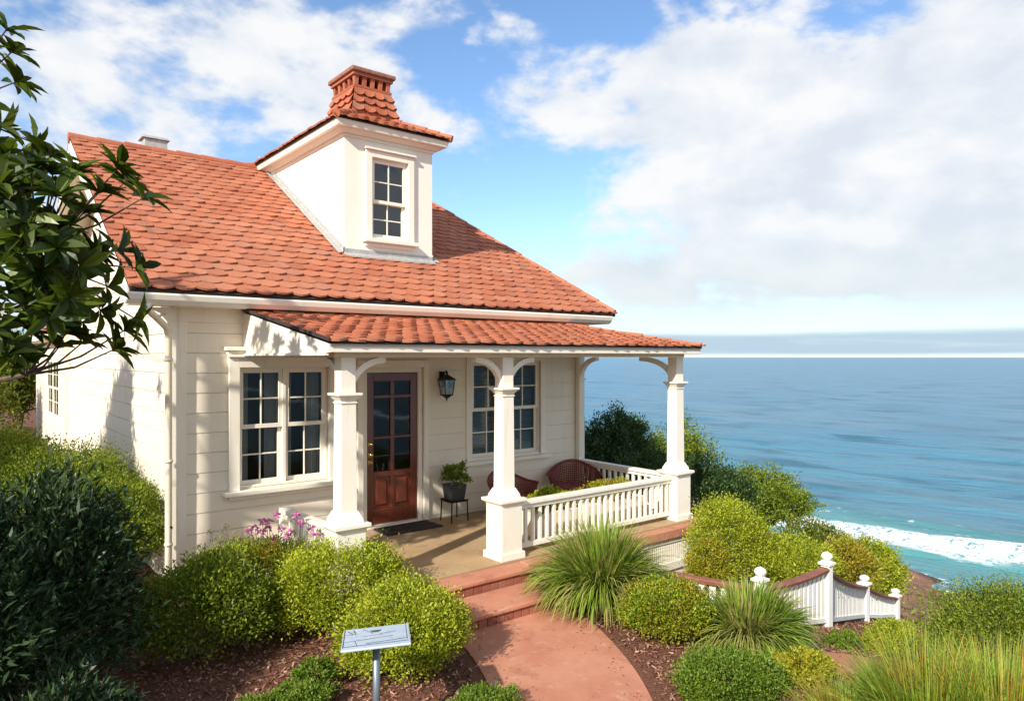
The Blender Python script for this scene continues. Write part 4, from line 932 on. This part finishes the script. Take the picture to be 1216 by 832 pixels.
ink.prism([sc_+nn*.0015+ux*hw*(-.02+.17*math.cos(t))+vy*hh*(-.60+.20*math.sin(t)) for t in [math.pi*i/8 for i in range(9)]], nn*.0008)
ink.build('sign_markings', M_INK, sg)
pb = sc_-nn*.02
MB().tube([(pb.x, pb.y, 0), (pb.x, pb.y, pb.z-.02)], .024, 16).build('post', M_STEEL, sg, smooth=True)
MB().prism([Vector((pb.x, pb.y, pb.z-.02))+ux*a+vy*b for a, b in ((-.06, -.06), (.06, -.06), (.06, .06), (-.06, .06))], nn*.022).build('bracket', M_STEEL, sg)

# ------------------------------------------------------------------ vegetation
def bush(name, c, w, d, h, n, leaf, mat, label, cat='shrub', group=None, seed=1, flat=.0, rag=.075, asp=.5, up=.6, parent=None, stems=True, shell=.30, clumps=None, part='foliage', zlow=-.55, lumpf=3.0):
    r_ = np.random.default_rng(seed); x, y, z = c
    t = parent or thing(name, (x, y, z), label, cat, group)
    K = clumps or max(60, n//60)
    dirs = unit(r_.normal(size=(K*3, 3))); dirs = dirs[dirs[:, 2] > zlow][:K]; K = len(dirs)
    lf = lumps(seed+5, 8, lumpf); rad = (1+rag*4.2*lf(dirs))*r_.uniform(1-rag*.9, 1+rag*.35, K)
    cc = dirs*rad[:, None]*np.array([w/2, d/2, h/2]); 
    if h < .45*w: cc[:, :2] *= r_.uniform(.15, 1.0, (K, 1))**.5
    idx = r_.integers(0, K, n)
    dep = 1-shell*r_.random(n)**1.6
    sg_ = .075*max(min(w, d, h*1.4), .6*min(w, d))*r_.uniform(.45, 1.0, (n, 1))
    p = cc[idx]*dep[:, None] + r_.normal(size=(n, 3))*sg_*np.array([1, 1, .8])
    nd = unit(p/np.array([w/2, d/2, h/2])**1.2)
    ld = unit(nd*.9+r_.normal(size=(n, 3))*.75+np.array([0, 0, up]))
    p[:, 2] = np.maximum(p[:, 2]+h/2, .02+r_.random(n)*.05*h)
    P = p+np.array([x, y, z])
    V = leaf_quads(P, ld, leaf, leaf*asp)
    fast_quads(part, V, mat, t)
    if stems:
        m_ = MB()
        ends = []
        for i in range(10):
            q = cc[r_.integers(0, K)]*.8; b_ = Vector((x+r_.uniform(-.05, .05), y+r_.uniform(-.05, .05), z-.05)); e_ = Vector((x+q[0], y+q[1], z+h/2+q[2]*.9)); mid = (b_+e_)/2+Vector((r_.uniform(-.05, .05), r_.uniform(-.05, .05), -.05*h))
            m_.tube([b_, mid, e_], [.014, .01, .004], 5, cap=False); ends.append(mid)
        for i in range(26):
            q = cc[r_.integers(0, K)]
            if q[2] < -.05*h: continue
            a_ = Vector((x+q[0]*.85, y+q[1]*.85, z+h/2+q[2]*.85)); d_ = Vector((q[0]/w, q[1]/d, q[2]/h+.35)).normalized()*r_.uniform(.06, .14)
            s_0 = min(ends, key=lambda v_: (v_-a_).length); m_.tube([s_0, a_, a_+Vector((q[0]*.15, q[1]*.15, q[2]*.15))+d_*.5, a_+Vector((q[0]*.15, q[1]*.15, q[2]*.15))+d_], [.006, .004, .003, .002], 4, cap=False)
        m_.build('stems', M_BARK, t, recalc=False)
    return t
def at(px, D, dz=0):
    p = pt(px, 424, D); return (p.x, p.y, gzf(p.x, p.y)+dz)
BG = 'clipped shrubs in the front bed'
bush('shrub', at(240, 6.05), 1.10, 1.05, .78, 18850, 0.034, L_MID, 'mid green mound shrub on the left of the front bed, partly in shade', group=BG, seed=11)
bush('shrub', at(300, 7.05), 1.30, .85, .72, 17400, 0.030, L_MIXED, 'green gold shrub below the pink flowers against the house front', group=BG, seed=12)
bush('shrub', at(402, 6.65), 1.22, 1.0, .76, 36000, 0.029, L_BRIGHT, 'bright yellow green rounded shrub left of the porch steps', group=BG, seed=13)
bush('shrub', at(482, 5.75), 1.0, .92, .64, 34000, 0.028, L_BRIGHT, 'bright green rounded shrub directly behind the information sign', group=BG, seed=14)
bush('shrub', at(790, 6.6), .90, .85, .48, 23200, 0.026, L_MIXED, 'rounded yellow green shrub between the two spiky tussocks', group=BG, seed=15)
bush('shrub', at(866, 8.9), 1.02, 1.0, 1.12, 21750, 0.029, L_BRIGHT, 'tall bright green dome shrub at the far end of the porch', group='shrubs behind the picket fence', seed=16)
bush('shrub', at(843, 8.65), .55, .5, .62, 7250, 0.027, L_YELLOW, 'small yellowing shrub at the foot of the tall dome shrub', group='shrubs behind the picket fence', seed=17)
bush('shrub', at(940, 8.8), .92, .9, .88, 20300, 0.029, L_BRIGHT, 'bright green rounded shrub behind the fence left of its tallest post', group='shrubs behind the picket fence', seed=18)
bush('shrub', at(1003, 11.4), 1.0, .9, 1.12, 13050, 0.036, L_YELLOW, 'yellow green shrub behind the handrail right of the tallest fence post', group='shrubs behind the picket fence', seed=19)
bush('shrub', at(1036, 13.6), 1.15, 1.1, 1.34, 11000, 0.050, L_BRIGHT, 'bright green shrub at the lower end of the picket fence', group='shrubs behind the picket fence', seed=20)
bush('shrub', at(838, 11.4), 1.6, 1.5, 1.75, 14000, 0.050, L_DARK, 'dark green shrub behind the porch end and the tall dome shrub', group='shrubs behind the picket fence', seed=21)
bush('shrub', at(965, 12.2), 1.7, 1.3, 1.25, 12000, 0.050, L_OLIVE, 'olive green shrub under the umbrella shaped tree', group='shrubs behind the picket fence', seed=22)
bush('shrub', at(1222, 6.4), 1.75, 1.5, 1.02, 43500, 0.026, L_MID, 'broad olive green dome shrub at the right edge', group=None, seed=23)
bush('shrub', at(1060, 7.3), .85, .55, .30, 10150, 0.022, L_BRIGHT, 'low bright green shrub in front of the lower fence', seed=24, stems=False)
bush('shrub', at(1000, 7.1), .55, .3, .14, 4350, 0.021, L_LAWN, 'flat green plant at the foot of the tallest fence post', seed=25, stems=False)
bush('shrub', at(866, 5.35), 1.05, .9, .26, 21750, 0.022, L_LAWN, 'low spreading bright green shrub at the bottom right of the path', seed=26, stems=False)
bush('shrub', at(955, 5.75), .65, .45, .22, 10150, 0.027, L_YELLOW, 'low yellow shrub between the tussock and the tall grass', seed=27, stems=False)
bush('shrub', at(572, 5.0), .75, .5, .17, 11600, 0.019, L_LAWN, 'low green shrub at the bottom edge left of the path', seed=28, stems=False)
bush('shrub', at(318, 4.95), 1.1, .5, .17, 13050, 0.021, L_LAWN, 'low green shrub at the bottom edge left of the sign', seed=29, stems=False)
bush('shrub', at(372, 5.45), .45, .4, .20, 4350, 0.024, L_LAWN, 'small green shrub on the mulch between the mound shrub and the sign', seed=30, stems=False)
bush('shrub', at(812, 7.75), .8, .3, .22, 4350, 0.026, L_PALE, 'pale flowering shrub along the start of the red handrail', seed=31, stems=False)
# left hedge and dark foreground
HG = 'shrubs along the side wall'
bush('shrub', at(135, 8.3), 1.1, 1.6, 1.15, 31900, 0.034, L_MID, 'green shrub against the side wall beside the downspout', group=HG, seed=32)
bush('shrub', at(62, 8.5), 1.9, 1.8, 1.42, 37700, 0.034, L_MID, 'broad rounded green shrub in the middle of the side wall', group=HG, seed=33)
bush('shrub', at(-15, 9.6), 1.9, 2.0, 1.55, 20000, 0.050, L_MID, 'tall green shrub at the left edge by the side wall', group=HG, seed=34)
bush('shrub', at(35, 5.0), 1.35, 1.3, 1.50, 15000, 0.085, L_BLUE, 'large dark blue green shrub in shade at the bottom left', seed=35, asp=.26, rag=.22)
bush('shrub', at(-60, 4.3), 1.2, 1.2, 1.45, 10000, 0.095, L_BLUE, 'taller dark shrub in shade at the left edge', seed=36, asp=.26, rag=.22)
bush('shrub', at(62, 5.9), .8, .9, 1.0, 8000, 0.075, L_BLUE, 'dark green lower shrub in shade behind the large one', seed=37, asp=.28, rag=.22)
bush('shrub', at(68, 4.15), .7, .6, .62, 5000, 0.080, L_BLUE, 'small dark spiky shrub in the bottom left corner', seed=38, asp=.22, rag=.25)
# potted plant foliage
bush('', (psx, psy, FL+.47), .36, .34, .30, 1600, .04, L_MID, '', parent=pp, stems=False, seed=39, rag=.2)

# planters behind the railing
for nm, x0, x1, mat, lab, sd_, hh_ in (('planter_box', 5.75, 6.45, L_BRIGHT, 'low planter with bright green trailing leaves behind the porch railing', 41, .36), ('planter_box', 6.60, 7.75, L_YELLOW, 'long planter of dry yellow green plants behind the porch railing', 42, .34)):
    t = thing(nm, ((x0+x1)/2, 6.85, FL), lab, 'planter', 'planters behind the railing')
    MB().box(x0, 6.66, FL, x1, 6.98, FL+.30).build('box', M_CREAM, t, .008)
    bush('', ((x0+x1)/2, 6.83, FL+.28), x1-x0+.1, .46, hh_-.10, 7000, .034, mat, '', parent=t, stems=False, seed=sd_, rag=.18)

def tussock(name, c, n, L, spread, w, mat, label, group=None, seed=1, lean=(0, 0), base=.12, stiff=.5, cat='grass tussock'):
    r_ = np.random.default_rng(seed); x, y, z = c; t = thing(name, c, label, cat, group)
    a = r_.uniform(0, 2*np.pi, n); tilt = r_.random(n)**.75*spread; rb = base*np.sqrt(r_.random(n)); ln = L*r_.uniform(.65, 1.1, n)
    hd = np.stack([np.cos(a), np.sin(a), 0*a], 1); up = np.array([0, 0, 1.0]); p = np.array([x, y, z-.02])+hd*rb[:, None]
    hd2 = unit(hd+r_.normal(size=(n, 3))*.15*np.array([1, 1, 0])+np.array([lean[0], lean[1], 0])*.8)
    S = 5; side = np.cross(hd2, up); side = unit(side+r_.normal(size=(n, 3))*.3); V = []
    pts = [p]; th = tilt*stiff
    for s in range(S):
        dr = hd2*np.sin(th)[:, None]+up*np.cos(th)[:, None]; pts.append(pts[-1]+dr*(ln/S)[:, None]); th = th+tilt*(.36)*(.6+s*.28)
    ws = [w*.7, w, w*.95, w*.8, w*.5, w*.06]
    for s in range(S):
        V.append(np.stack([pts[s]-side*ws[s]/2, pts[s]+side*ws[s]/2, pts[s+1]+side*ws[s+1]/2, pts[s+1]-side*ws[s+1]/2], 1))
    V = np.stack(V, 1)  # n,S,4,3
    V[..., 2] = np.maximum(V[..., 2], z+.01)
    # weld segments of a blade so that each blade is one island
    verts = []; 
    P = np.stack([np.stack([pts[s]-side*ws[s]/2, pts[s]+side*ws[s]/2], 1) for s in range(S+1)], 1).reshape(n, (S+1)*2, 3); P[..., 2] = np.maximum(P[..., 2], z+.01)
    Vv = P.reshape(-1, 3)-np.array(c); m2 = (S+1)*2
    q = np.array([[2*s, 2*s+1, 2*s+3, 2*s+2] for s in range(S)]); F = (np.arange(n)[:, None, None]*m2+q[None]).reshape(-1, 4)
    me = bpy.data.meshes.new('blades'); me.vertices.add(len(Vv)); me.vertices.foreach_set('co', Vv.astype(np.float32).ravel())
    me.loops.add(F.size); me.loops.foreach_set('vertex_index', F.astype(np.int32).ravel()); me.polygons.add(len(F)); me.polygons.foreach_set('loop_start', np.arange(0, F.size, 4, dtype=np.int32)); me.update(calc_edges=True)
    link_mesh('blades', me, mat, t); return t
TG = 'spiky grass tussocks beside the path'
tussock('grass_tussock', at(714, 7.3), 3600, .90, 1.35, .018, L_GRASS, 'spiky green tussock in front of the porch railing right of the steps', TG, 51, base=.16)
tussock('grass_tussock', at(893, 6.45), 3800, .60, 1.45, .017, L_GRASS, 'spiky green tussock leaning right in front of the picket fence', TG, 52, lean=(.45, -.35), base=.18)
OG = 'tall golden grasses in the bottom right corner'
for i, (px_, D_, L_, lab) in enumerate(((1015, 4.55, .46, 'leftmost clump of tall golden green grass at the bottom right'), (1110, 4.3, .84, 'tall golden green grass clump in the middle of the bottom right'), (1195, 4.05, .90, 'tall grass clump with orange stems at the bottom right corner'), (1185, 5.0, .66, 'grass clump in front of the olive dome shrub'), (1075, 5.2, .40, 'shorter yellow grass clump beside the side path'))):
    tussock('ornamental_grass', at(px_, D_), 1500, L_*1.05, .75, .009, L_ORN, lab, OG, 60+i, base=.20, stiff=.55, cat='grass clump', lean=(.2, -.1))

# pink flowers
fl_ = thing('flowering_plant', at(322, 7.0), 'wispy plant with pink flowers on thin stems in front of the house wall', 'flowers')
c = Vector(at(322, 7.0)); st_ = MB(); bl = []; r_ = random.Random(5)
fpx = [(268, 626, 0), (303, 627, 1), (312, 618, 1), (320, 620, 1), (330, 612, 1), (334, 628, 1), (345, 632, 1), (357, 622, 1), (370, 628, 1), (325, 640, 1), (340, 638, 1), (376, 636, 1), (296, 632, 1), (352, 612, 1), (283, 640, 0), (250, 632, 0), (237, 648, 0), (222, 655, 0), (262, 645, 0), (310, 632, 1), (318, 628, 1)]
for (fx, fy, pk) in fpx:
    e_ = pt(fx, fy, 7.0+r_.uniform(-.1, .15)); b_ = Vector((c.x+(e_.x-c.x)*.6, c.y+(e_.y-c.y)*.6, c.z)); m1 = (b_+e_)/2+Vector((r_.uniform(-.04, .04), 0, 0))
    st_.tube([b_, m1, e_], [.005, .004, .003], 5, cap=False)
    for k_ in range(3):
        q = m1.lerp(e_, .3+.25*k_); st_.tube([q, q+Vector((r_.uniform(-.06, .06), r_.uniform(-.06, .06), .05))], [.003, .002], 4, cap=False)
    if pk:
        bl = []
        for k_ in range(24):
            dv = Vector((r_.gauss(0, 1), r_.gauss(0, 1), r_.gauss(0, .6)+.3)).normalized(); bl.append((tuple(e_+dv*.014), tuple(dv)))
        fast_quads('blossom', leaf_quads(np.array([b[0] for b in bl]), np.array([b[1] for b in bl]), .036, .024), L_PETAL, fl_)
    else:
        for k_ in range(10):
            q = e_+Vector((r_.gauss(0, .014), r_.gauss(0, .014), r_.gauss(0, .012))); st_.tube([q, q+Vector((0, 0, .014))], [.008, .003], 5)
st_.build('stems', principled('dry_stem', (.10, .11, .05), .9), fl_, recalc=False)
bush('', (c.x, c.y, c.z+.30), .9, .5, .50, 2400, .035, L_MIXED, '', parent=fl_, stems=False, seed=71, rag=.25, asp=.3)

# trees on the slope
def tree(name, c, w, d, h, crown_h, n, leaf, mat, label, group=None, seed=1, trunk_r=.06, rag=.2, limbs=7, nl=8, cat='tree'):
    x, y, z = c; r2 = random.Random(seed); r_ = np.random.default_rng(seed); t = thing(name, c, label, cat, group)
    m_ = MB(); base = Vector((x, y, z-.1)); top = Vector((x, y, z+h-crown_h*.7)); m_.tube([base, base.lerp(top, .5)+Vector((.04*w, .03, 0)), top], [trunk_r*1.3, trunk_r, trunk_r*.7], 8, cap=False)
    lob = []
    for i in range(nl):
        a = 2*math.pi*i/nl+r2.uniform(-.3, .3); rr_ = r2.uniform(.42, .75) if i < nl-2 else r2.uniform(0, .3)
        c_ = Vector((x+math.cos(a)*rr_*w/2, y+math.sin(a)*rr_*d/2, z+h-crown_h*(.5+.22*rr_)+r2.uniform(-.12, .16)*crown_h)); lob.append(c_)
        s0 = base.lerp(top, r2.uniform(.45, .95)); m_.tube([s0, s0.lerp(c_, .5)+Vector((r2.uniform(-.1, .1)*w*.3, r2.uniform(-.1, .1)*w*.3, -.05*h)), c_, c_+Vector((0, 0, crown_h*.15))], [trunk_r*.55, trunk_r*.38, trunk_r*.2, trunk_r*.08], 6, cap=False)
        for k_ in range(3):
            q = c_+Vector((r2.uniform(-.25, .25)*w, r2.uniform(-.25, .25)*d, r2.uniform(-.1, .3)*crown_h)); m_.tube([s0.lerp(c_, .6), q], [trunk_r*.2, trunk_r*.06], 5, cap=False)
    m_.build('trunk', M_BARK, t, recalc=False)
    P = []; N_ = []; per = n//nl
    for li, c_ in enumerate(lob):
        K = 34; dirs = unit(r_.normal(size=(K, 3))); sz = np.array([w*.30, d*.30, crown_h*.36])*r_.uniform(.75, 1.15)
        rad = r_.uniform(.72, 1.08, (K, 1)); cc = dirs*rad*sz; idx = r_.integers(0, K, per)
        p = cc[idx]*r_.uniform(.55, 1, (per, 1))+r_.normal(size=(per, 3))*sz*.13; P.append(p+np.array(c_)); N_.append(unit(p))
    P = np.concatenate(P); N_ = np.concatenate(N_); ld = unit(N_+r_.normal(size=P.shape)*.8+np.array([0, 0, .3]))
    fast_quads('crown', leaf_quads(P, ld, leaf, leaf*.5), mat, t); return t
SG = 'small trees on the slope above the sea'
tree('small_tree', at(728, 17), 2.3, 2.3, 3.0, 2.2, 24000, .075, L_DARK, 'dark green rounded tree seen through the porch opening', SG, 81, rag=.2)
tree('small_tree', at(800, 18.5), 2.7, 2.3, 3.25, 2.6, 24000, .075, L_MID, 'mid green tree behind the far porch column', SG, 82)
tree('small_tree', at(906, 14.2), 2.25, 2.1, 2.25, 1.3, 26000, .055, L_MID, 'umbrella shaped olive tree with bare branches showing above the shrubs', SG, 83, trunk_r=.05, nl=10)
tree('small_tree', at(760, 14.5), 2.0, 1.8, 1.9, 1.7, 16000, .065, L_DARK, 'low dark tree just beyond the porch end railing', SG, 86)
tree('garden_tree', at(22, 24), 3.2, 3.0, 4.0, 3.4, 14000, .14, L_MID, 'green tree behind the rear wing at the left edge', None, 84)
tree('garden_tree', at(-75, 16), 2.6, 2.4, 3.2, 2.8, 12000, .11, L_OLIVE, 'olive green tree at the left edge beyond the side hedge', None, 85)
# trees left of the frame that shade the garden and the side wall
tree('garden_tree', (-2.2, 9.6, 0), 2.4, 2.6, 5.4, 2.8, 9000, .16, L_MID, 'tree out of view on the left that shades the side wall', None, 87, trunk_r=.12)
tree('garden_tree', (-2.0, 1.7, 0), 2.6, 2.0, 3.3, 2.3, 9000, .16, L_MID, 'tree out of view on the left that shades the lower bed', None, 88, trunk_r=.12)

# foreground tree branches ------------------------------------
ft = thing('broadleaf_tree', (-.55, 7.1, 0), 'dark broadleaf tree with whorled glossy leaves hanging in at the upper left', 'tree')
def big_leaves(pos, dirs, nrm, ln, wd, mb):
    for p, d, u, l, w in zip(pos, dirs, nrm, ln, wd):
        p, d, u = Vector(p), Vector(d).normalized(), Vector(u); s_ = d.cross(u)
        if s_.length < 1e-3: continue
        s_.normalize(); u = s_.cross(d)
        dr = random.uniform(.10, .30); vs = []
        def q(f_, x_, fold): return tuple(p+d*l*f_+s_*w*x_+u*(w*fold*abs(x_)*2-l*dr*f_*f_))
        prof = [(.22, .30), (.5, .5), (.78, .33)]
        vs.append(q(0, 0, 0))
        for f_, x_ in prof: vs += [q(f_, -x_, .35), q(f_, 0, 0), q(f_, x_, .35)]
        vs.append(q(1, 0, 0))
        mb.add(vs, [(0, 2, 1), (0, 3, 2), (1, 2, 5, 4), (2, 3, 6, 5), (4, 5, 8, 7), (5, 6, 9, 8), (7, 8, 10), (8, 9, 10)])
trunk = MB(); tb = Vector((-.75, 7.15, 0)); tm = [tb, tb+Vector((.1, -.05, 1.4)), tb+Vector((.18, -.1, 2.6)), tb+Vector((.2, -.05, 4.2)), tb+Vector((.1, 0, 5.4))]
trunk.tube(tm, [.15, .12, .10, .07, .03], 12, cap=False)
R2 = random.Random(21)
ros = [(8,35,4),(14,62,4),(18,98,4),(2,150,4.1),(30,228,3.9),(62,268,3.9),(60,185,4),(88,205,4),(140,200,4.1),(118,228,4),(150,215,4.1),(100,252,4),(30,262,3.7),(68,292,3.6),(20,300,3.6),(50,320,3.7),(162,318,4.1),(140,298,4.1),(95,318,3.9),
       (48,350,3.8),(12,352,3.7),(82,352,3.9),(120,368,4.1),(148,392,4.1),(135,415,4.2),(100,405,4.1),(70,412,4),(38,395,3.9),(10,410,3.8),(62,232,3.8),(8,225,3.7),(5,190,3.8),(-20,170,3.8),(-10,260,3.6),(-25,330,3.6),(-15,390,3.7),(112,300,4.05),(75,378,4.1),(160,378,4.2),(28,430,4),(40,170,4.2),(170,235,4.1),(-30,120,3.9),(-25,60,3.9),(128,340,4.1),(35,210,4.0),(80,240,4.1),(10,275,3.9)]
for q in range(36): ros.append((R2.uniform(-35, 82), R2.uniform(195, 420), R2.uniform(3.5, 4.3)))
for q in range(12): ros.append((R2.uniform(-330, -50), R2.uniform(-60, 400), R2.uniform(3.4, 4.6)))
ros = [(a_, b_, d_*1.3) for a_, b_, d_ in ros]
LV = MB(); L2 = R2
hubs = [pt(-200, 150, 5.2), pt(-180, 330, 5.2), pt(-60, 110, 5.2), pt(-20, 260, 5.1), pt(-40, 380, 5.0), pt(30, 445, 5.3), pt(45, 290, 5.2)]
src = [tm[3], tm[2], tm[3], tm[2]+Vector((0, 0, .3)), tm[2], tm[1]+Vector((0, 0, .6)), tm[2]+Vector((0, 0, .2))]
for h_, s_ in zip(hubs, src): trunk.tube([s_, s_.lerp(h_, .5)+Vector((0, 0, .06)), h_], [.035, .028, .018], 7, cap=False)
for (px_, py_, D_) in ros:
    e_ = pt(px_, py_, D_+L2.uniform(-.1, .25)); h_ = min(hubs, key=lambda q: (q-e_).length); mid = h_.lerp(e_, .55)+Vector((0, 0, -.05))
    trunk.tube([h_, mid, e_], [.012, .008, .005], 5, cap=False)
    ax = ((e_-mid).normalized()+Vector((0, 0, .45))).normalized()
    t1 = ax.orthogonal().normalized(); t2 = ax.cross(t1); nl = L2.randint(9, 14); ph = L2.uniform(0, 6)
    for k_ in range(nl):
        a = ph+2*math.pi*k_/nl+L2.uniform(-.2, .2); ra = t1*math.cos(a)+t2*math.sin(a); inc = L2.uniform(.25, 1.15)
        d = (ra*math.sin(inc+.35)+ax*math.cos(inc+.35)); l = L2.uniform(.16, .25); w = l*L2.uniform(.30, .40)
        big_leaves([e_-ax*.02*k_/nl], [d], [ax+d*-.2], [l], [w], LV)
LV.build('crown', L_TREE, ft, smooth=False, recalc=False)
trunk.build('trunk', M_BARK, ft, recalc=False)

# mulch chips --------------------------------------------------
def chips(n, x0, x1, y0, y1):
    x = rng.uniform(x0, x1, n); y = rng.uniform(y0, y1, n)
    on_steps = (x > 3.4) & (x < 5.05) & (y > 5.3); inside = (y > 6.1) & (x > 2.8) & (x < 8.4)
    # distance to the front path centre line
    cl = np.array([(4.25, 5.40), (4.22, 5.0), (3.88, 4.2), (3.44, 3.5), (2.85, 2.7), (2.1, 1.7)]); dm_ = np.full(n, 9.)
    for a, b in zip(cl[:-1], cl[1:]):
        ab = b-a; tt = np.clip(((x-a[0])*ab[0]+(y-a[1])*ab[1])/(ab@ab), 0, 1); dm_ = np.minimum(dm_, np.hypot(x-a[0]-tt*ab[0], y-a[1]-tt*ab[1]))
    ok = ~on_steps & ~inside & (dm_ > .70+rng.normal(size=n)*.03); x, y = x[ok], y[ok]; n = len(x)
    P = np.stack([x, y, gz(x, y)+rng.uniform(.0, .022, n)], 1); a = rng.uniform(0, 6.28, n)
    d = np.stack([np.cos(a), np.sin(a), rng.normal(size=n)*.35], 1); s_ = unit(np.cross(d, [0, 0, 1.])+np.stack([0*a, 0*a, rng.normal(size=n)*.5], 1)); d = unit(d)
    l = rng.uniform(.008, .030, (n, 1)); w = rng.uniform(.003, .009, (n, 1))
    return np.stack([P-d*l-s_*w, P+d*l-s_*w*.6, P+d*l*.9+s_*w, P-d*l*.8+s_*w], 1)
M_CHIP = principled('bark_chip', (.2, .09, .06), .9, spec=.2, fn=lambda k, p: k.l.new(k.ramp(island(k), [(0, (.06, .025, .016)), (.4, (.19, .085, .055)), (.8, (.33, .16, .105)), (1, (.50, .33, .24))]), p.inputs['Base Color']))
o = fast_quads('mulch', np.concatenate([chips(60000, .6, 8, 2.4, 9), chips(8000, 6, 11, 1.5, 6)]), M_CHIP)
tag(o, 'loose red brown bark chips covering the garden beds', 'mulch', kind='stuff')
def litter(n):
    x = rng.uniform(2.6, 5.0, n); y = rng.uniform(2.6, 6.2, n)
    cx_ = np.interp(y, [2.7, 3.5, 4.2, 5.0, 5.4], [2.85, 3.44, 3.88, 4.22, 4.25]); e = np.abs(np.abs(x-cx_)-.55); keep = (e < rng.exponential(.09, n)) & (np.abs(x-cx_) < .62) & (y < 5.28)
    x, y = x[keep], y[keep]; m = len(x); a = rng.uniform(0, 6.28, m)
    return leaf_quads(np.stack([x, y, np.full(m, .016)], 1), np.stack([np.cos(a), np.sin(a), rng.uniform(0, .15, m)], 1), .022, .009)
o = fast_quads('leaf_litter', litter(2600), M_CHIP); tag(o, 'small brown bits and dry leaves scattered along the edges of the red path', 'leaf litter', kind='stuff')
# rough plants on the far slope
def slope_cover():
    n = 26000; x = rng.uniform(9, 42, n); y = rng.uniform(2, 34, n); s = x*S_AX[0]+y*S_AX[1]
    f_ = lumps(9, 8, .35)(np.stack([x, y, 0*x], 1)); ok = (f_ > .02) & (s > 10) & (s < 38); x, y = x[ok], y[ok]; n = len(x)
    P = np.stack([x, y, gz(x, y)], 1); return leaf_quads(P, rng.normal(size=(n, 3))*.6+np.array([0, 0, .7]), .16, .07)
o = fast_quads('ground_cover', slope_cover(), L_OLIVE); tag(o, 'low olive ground cover on the slope above the shore', 'ground cover', kind='stuff')
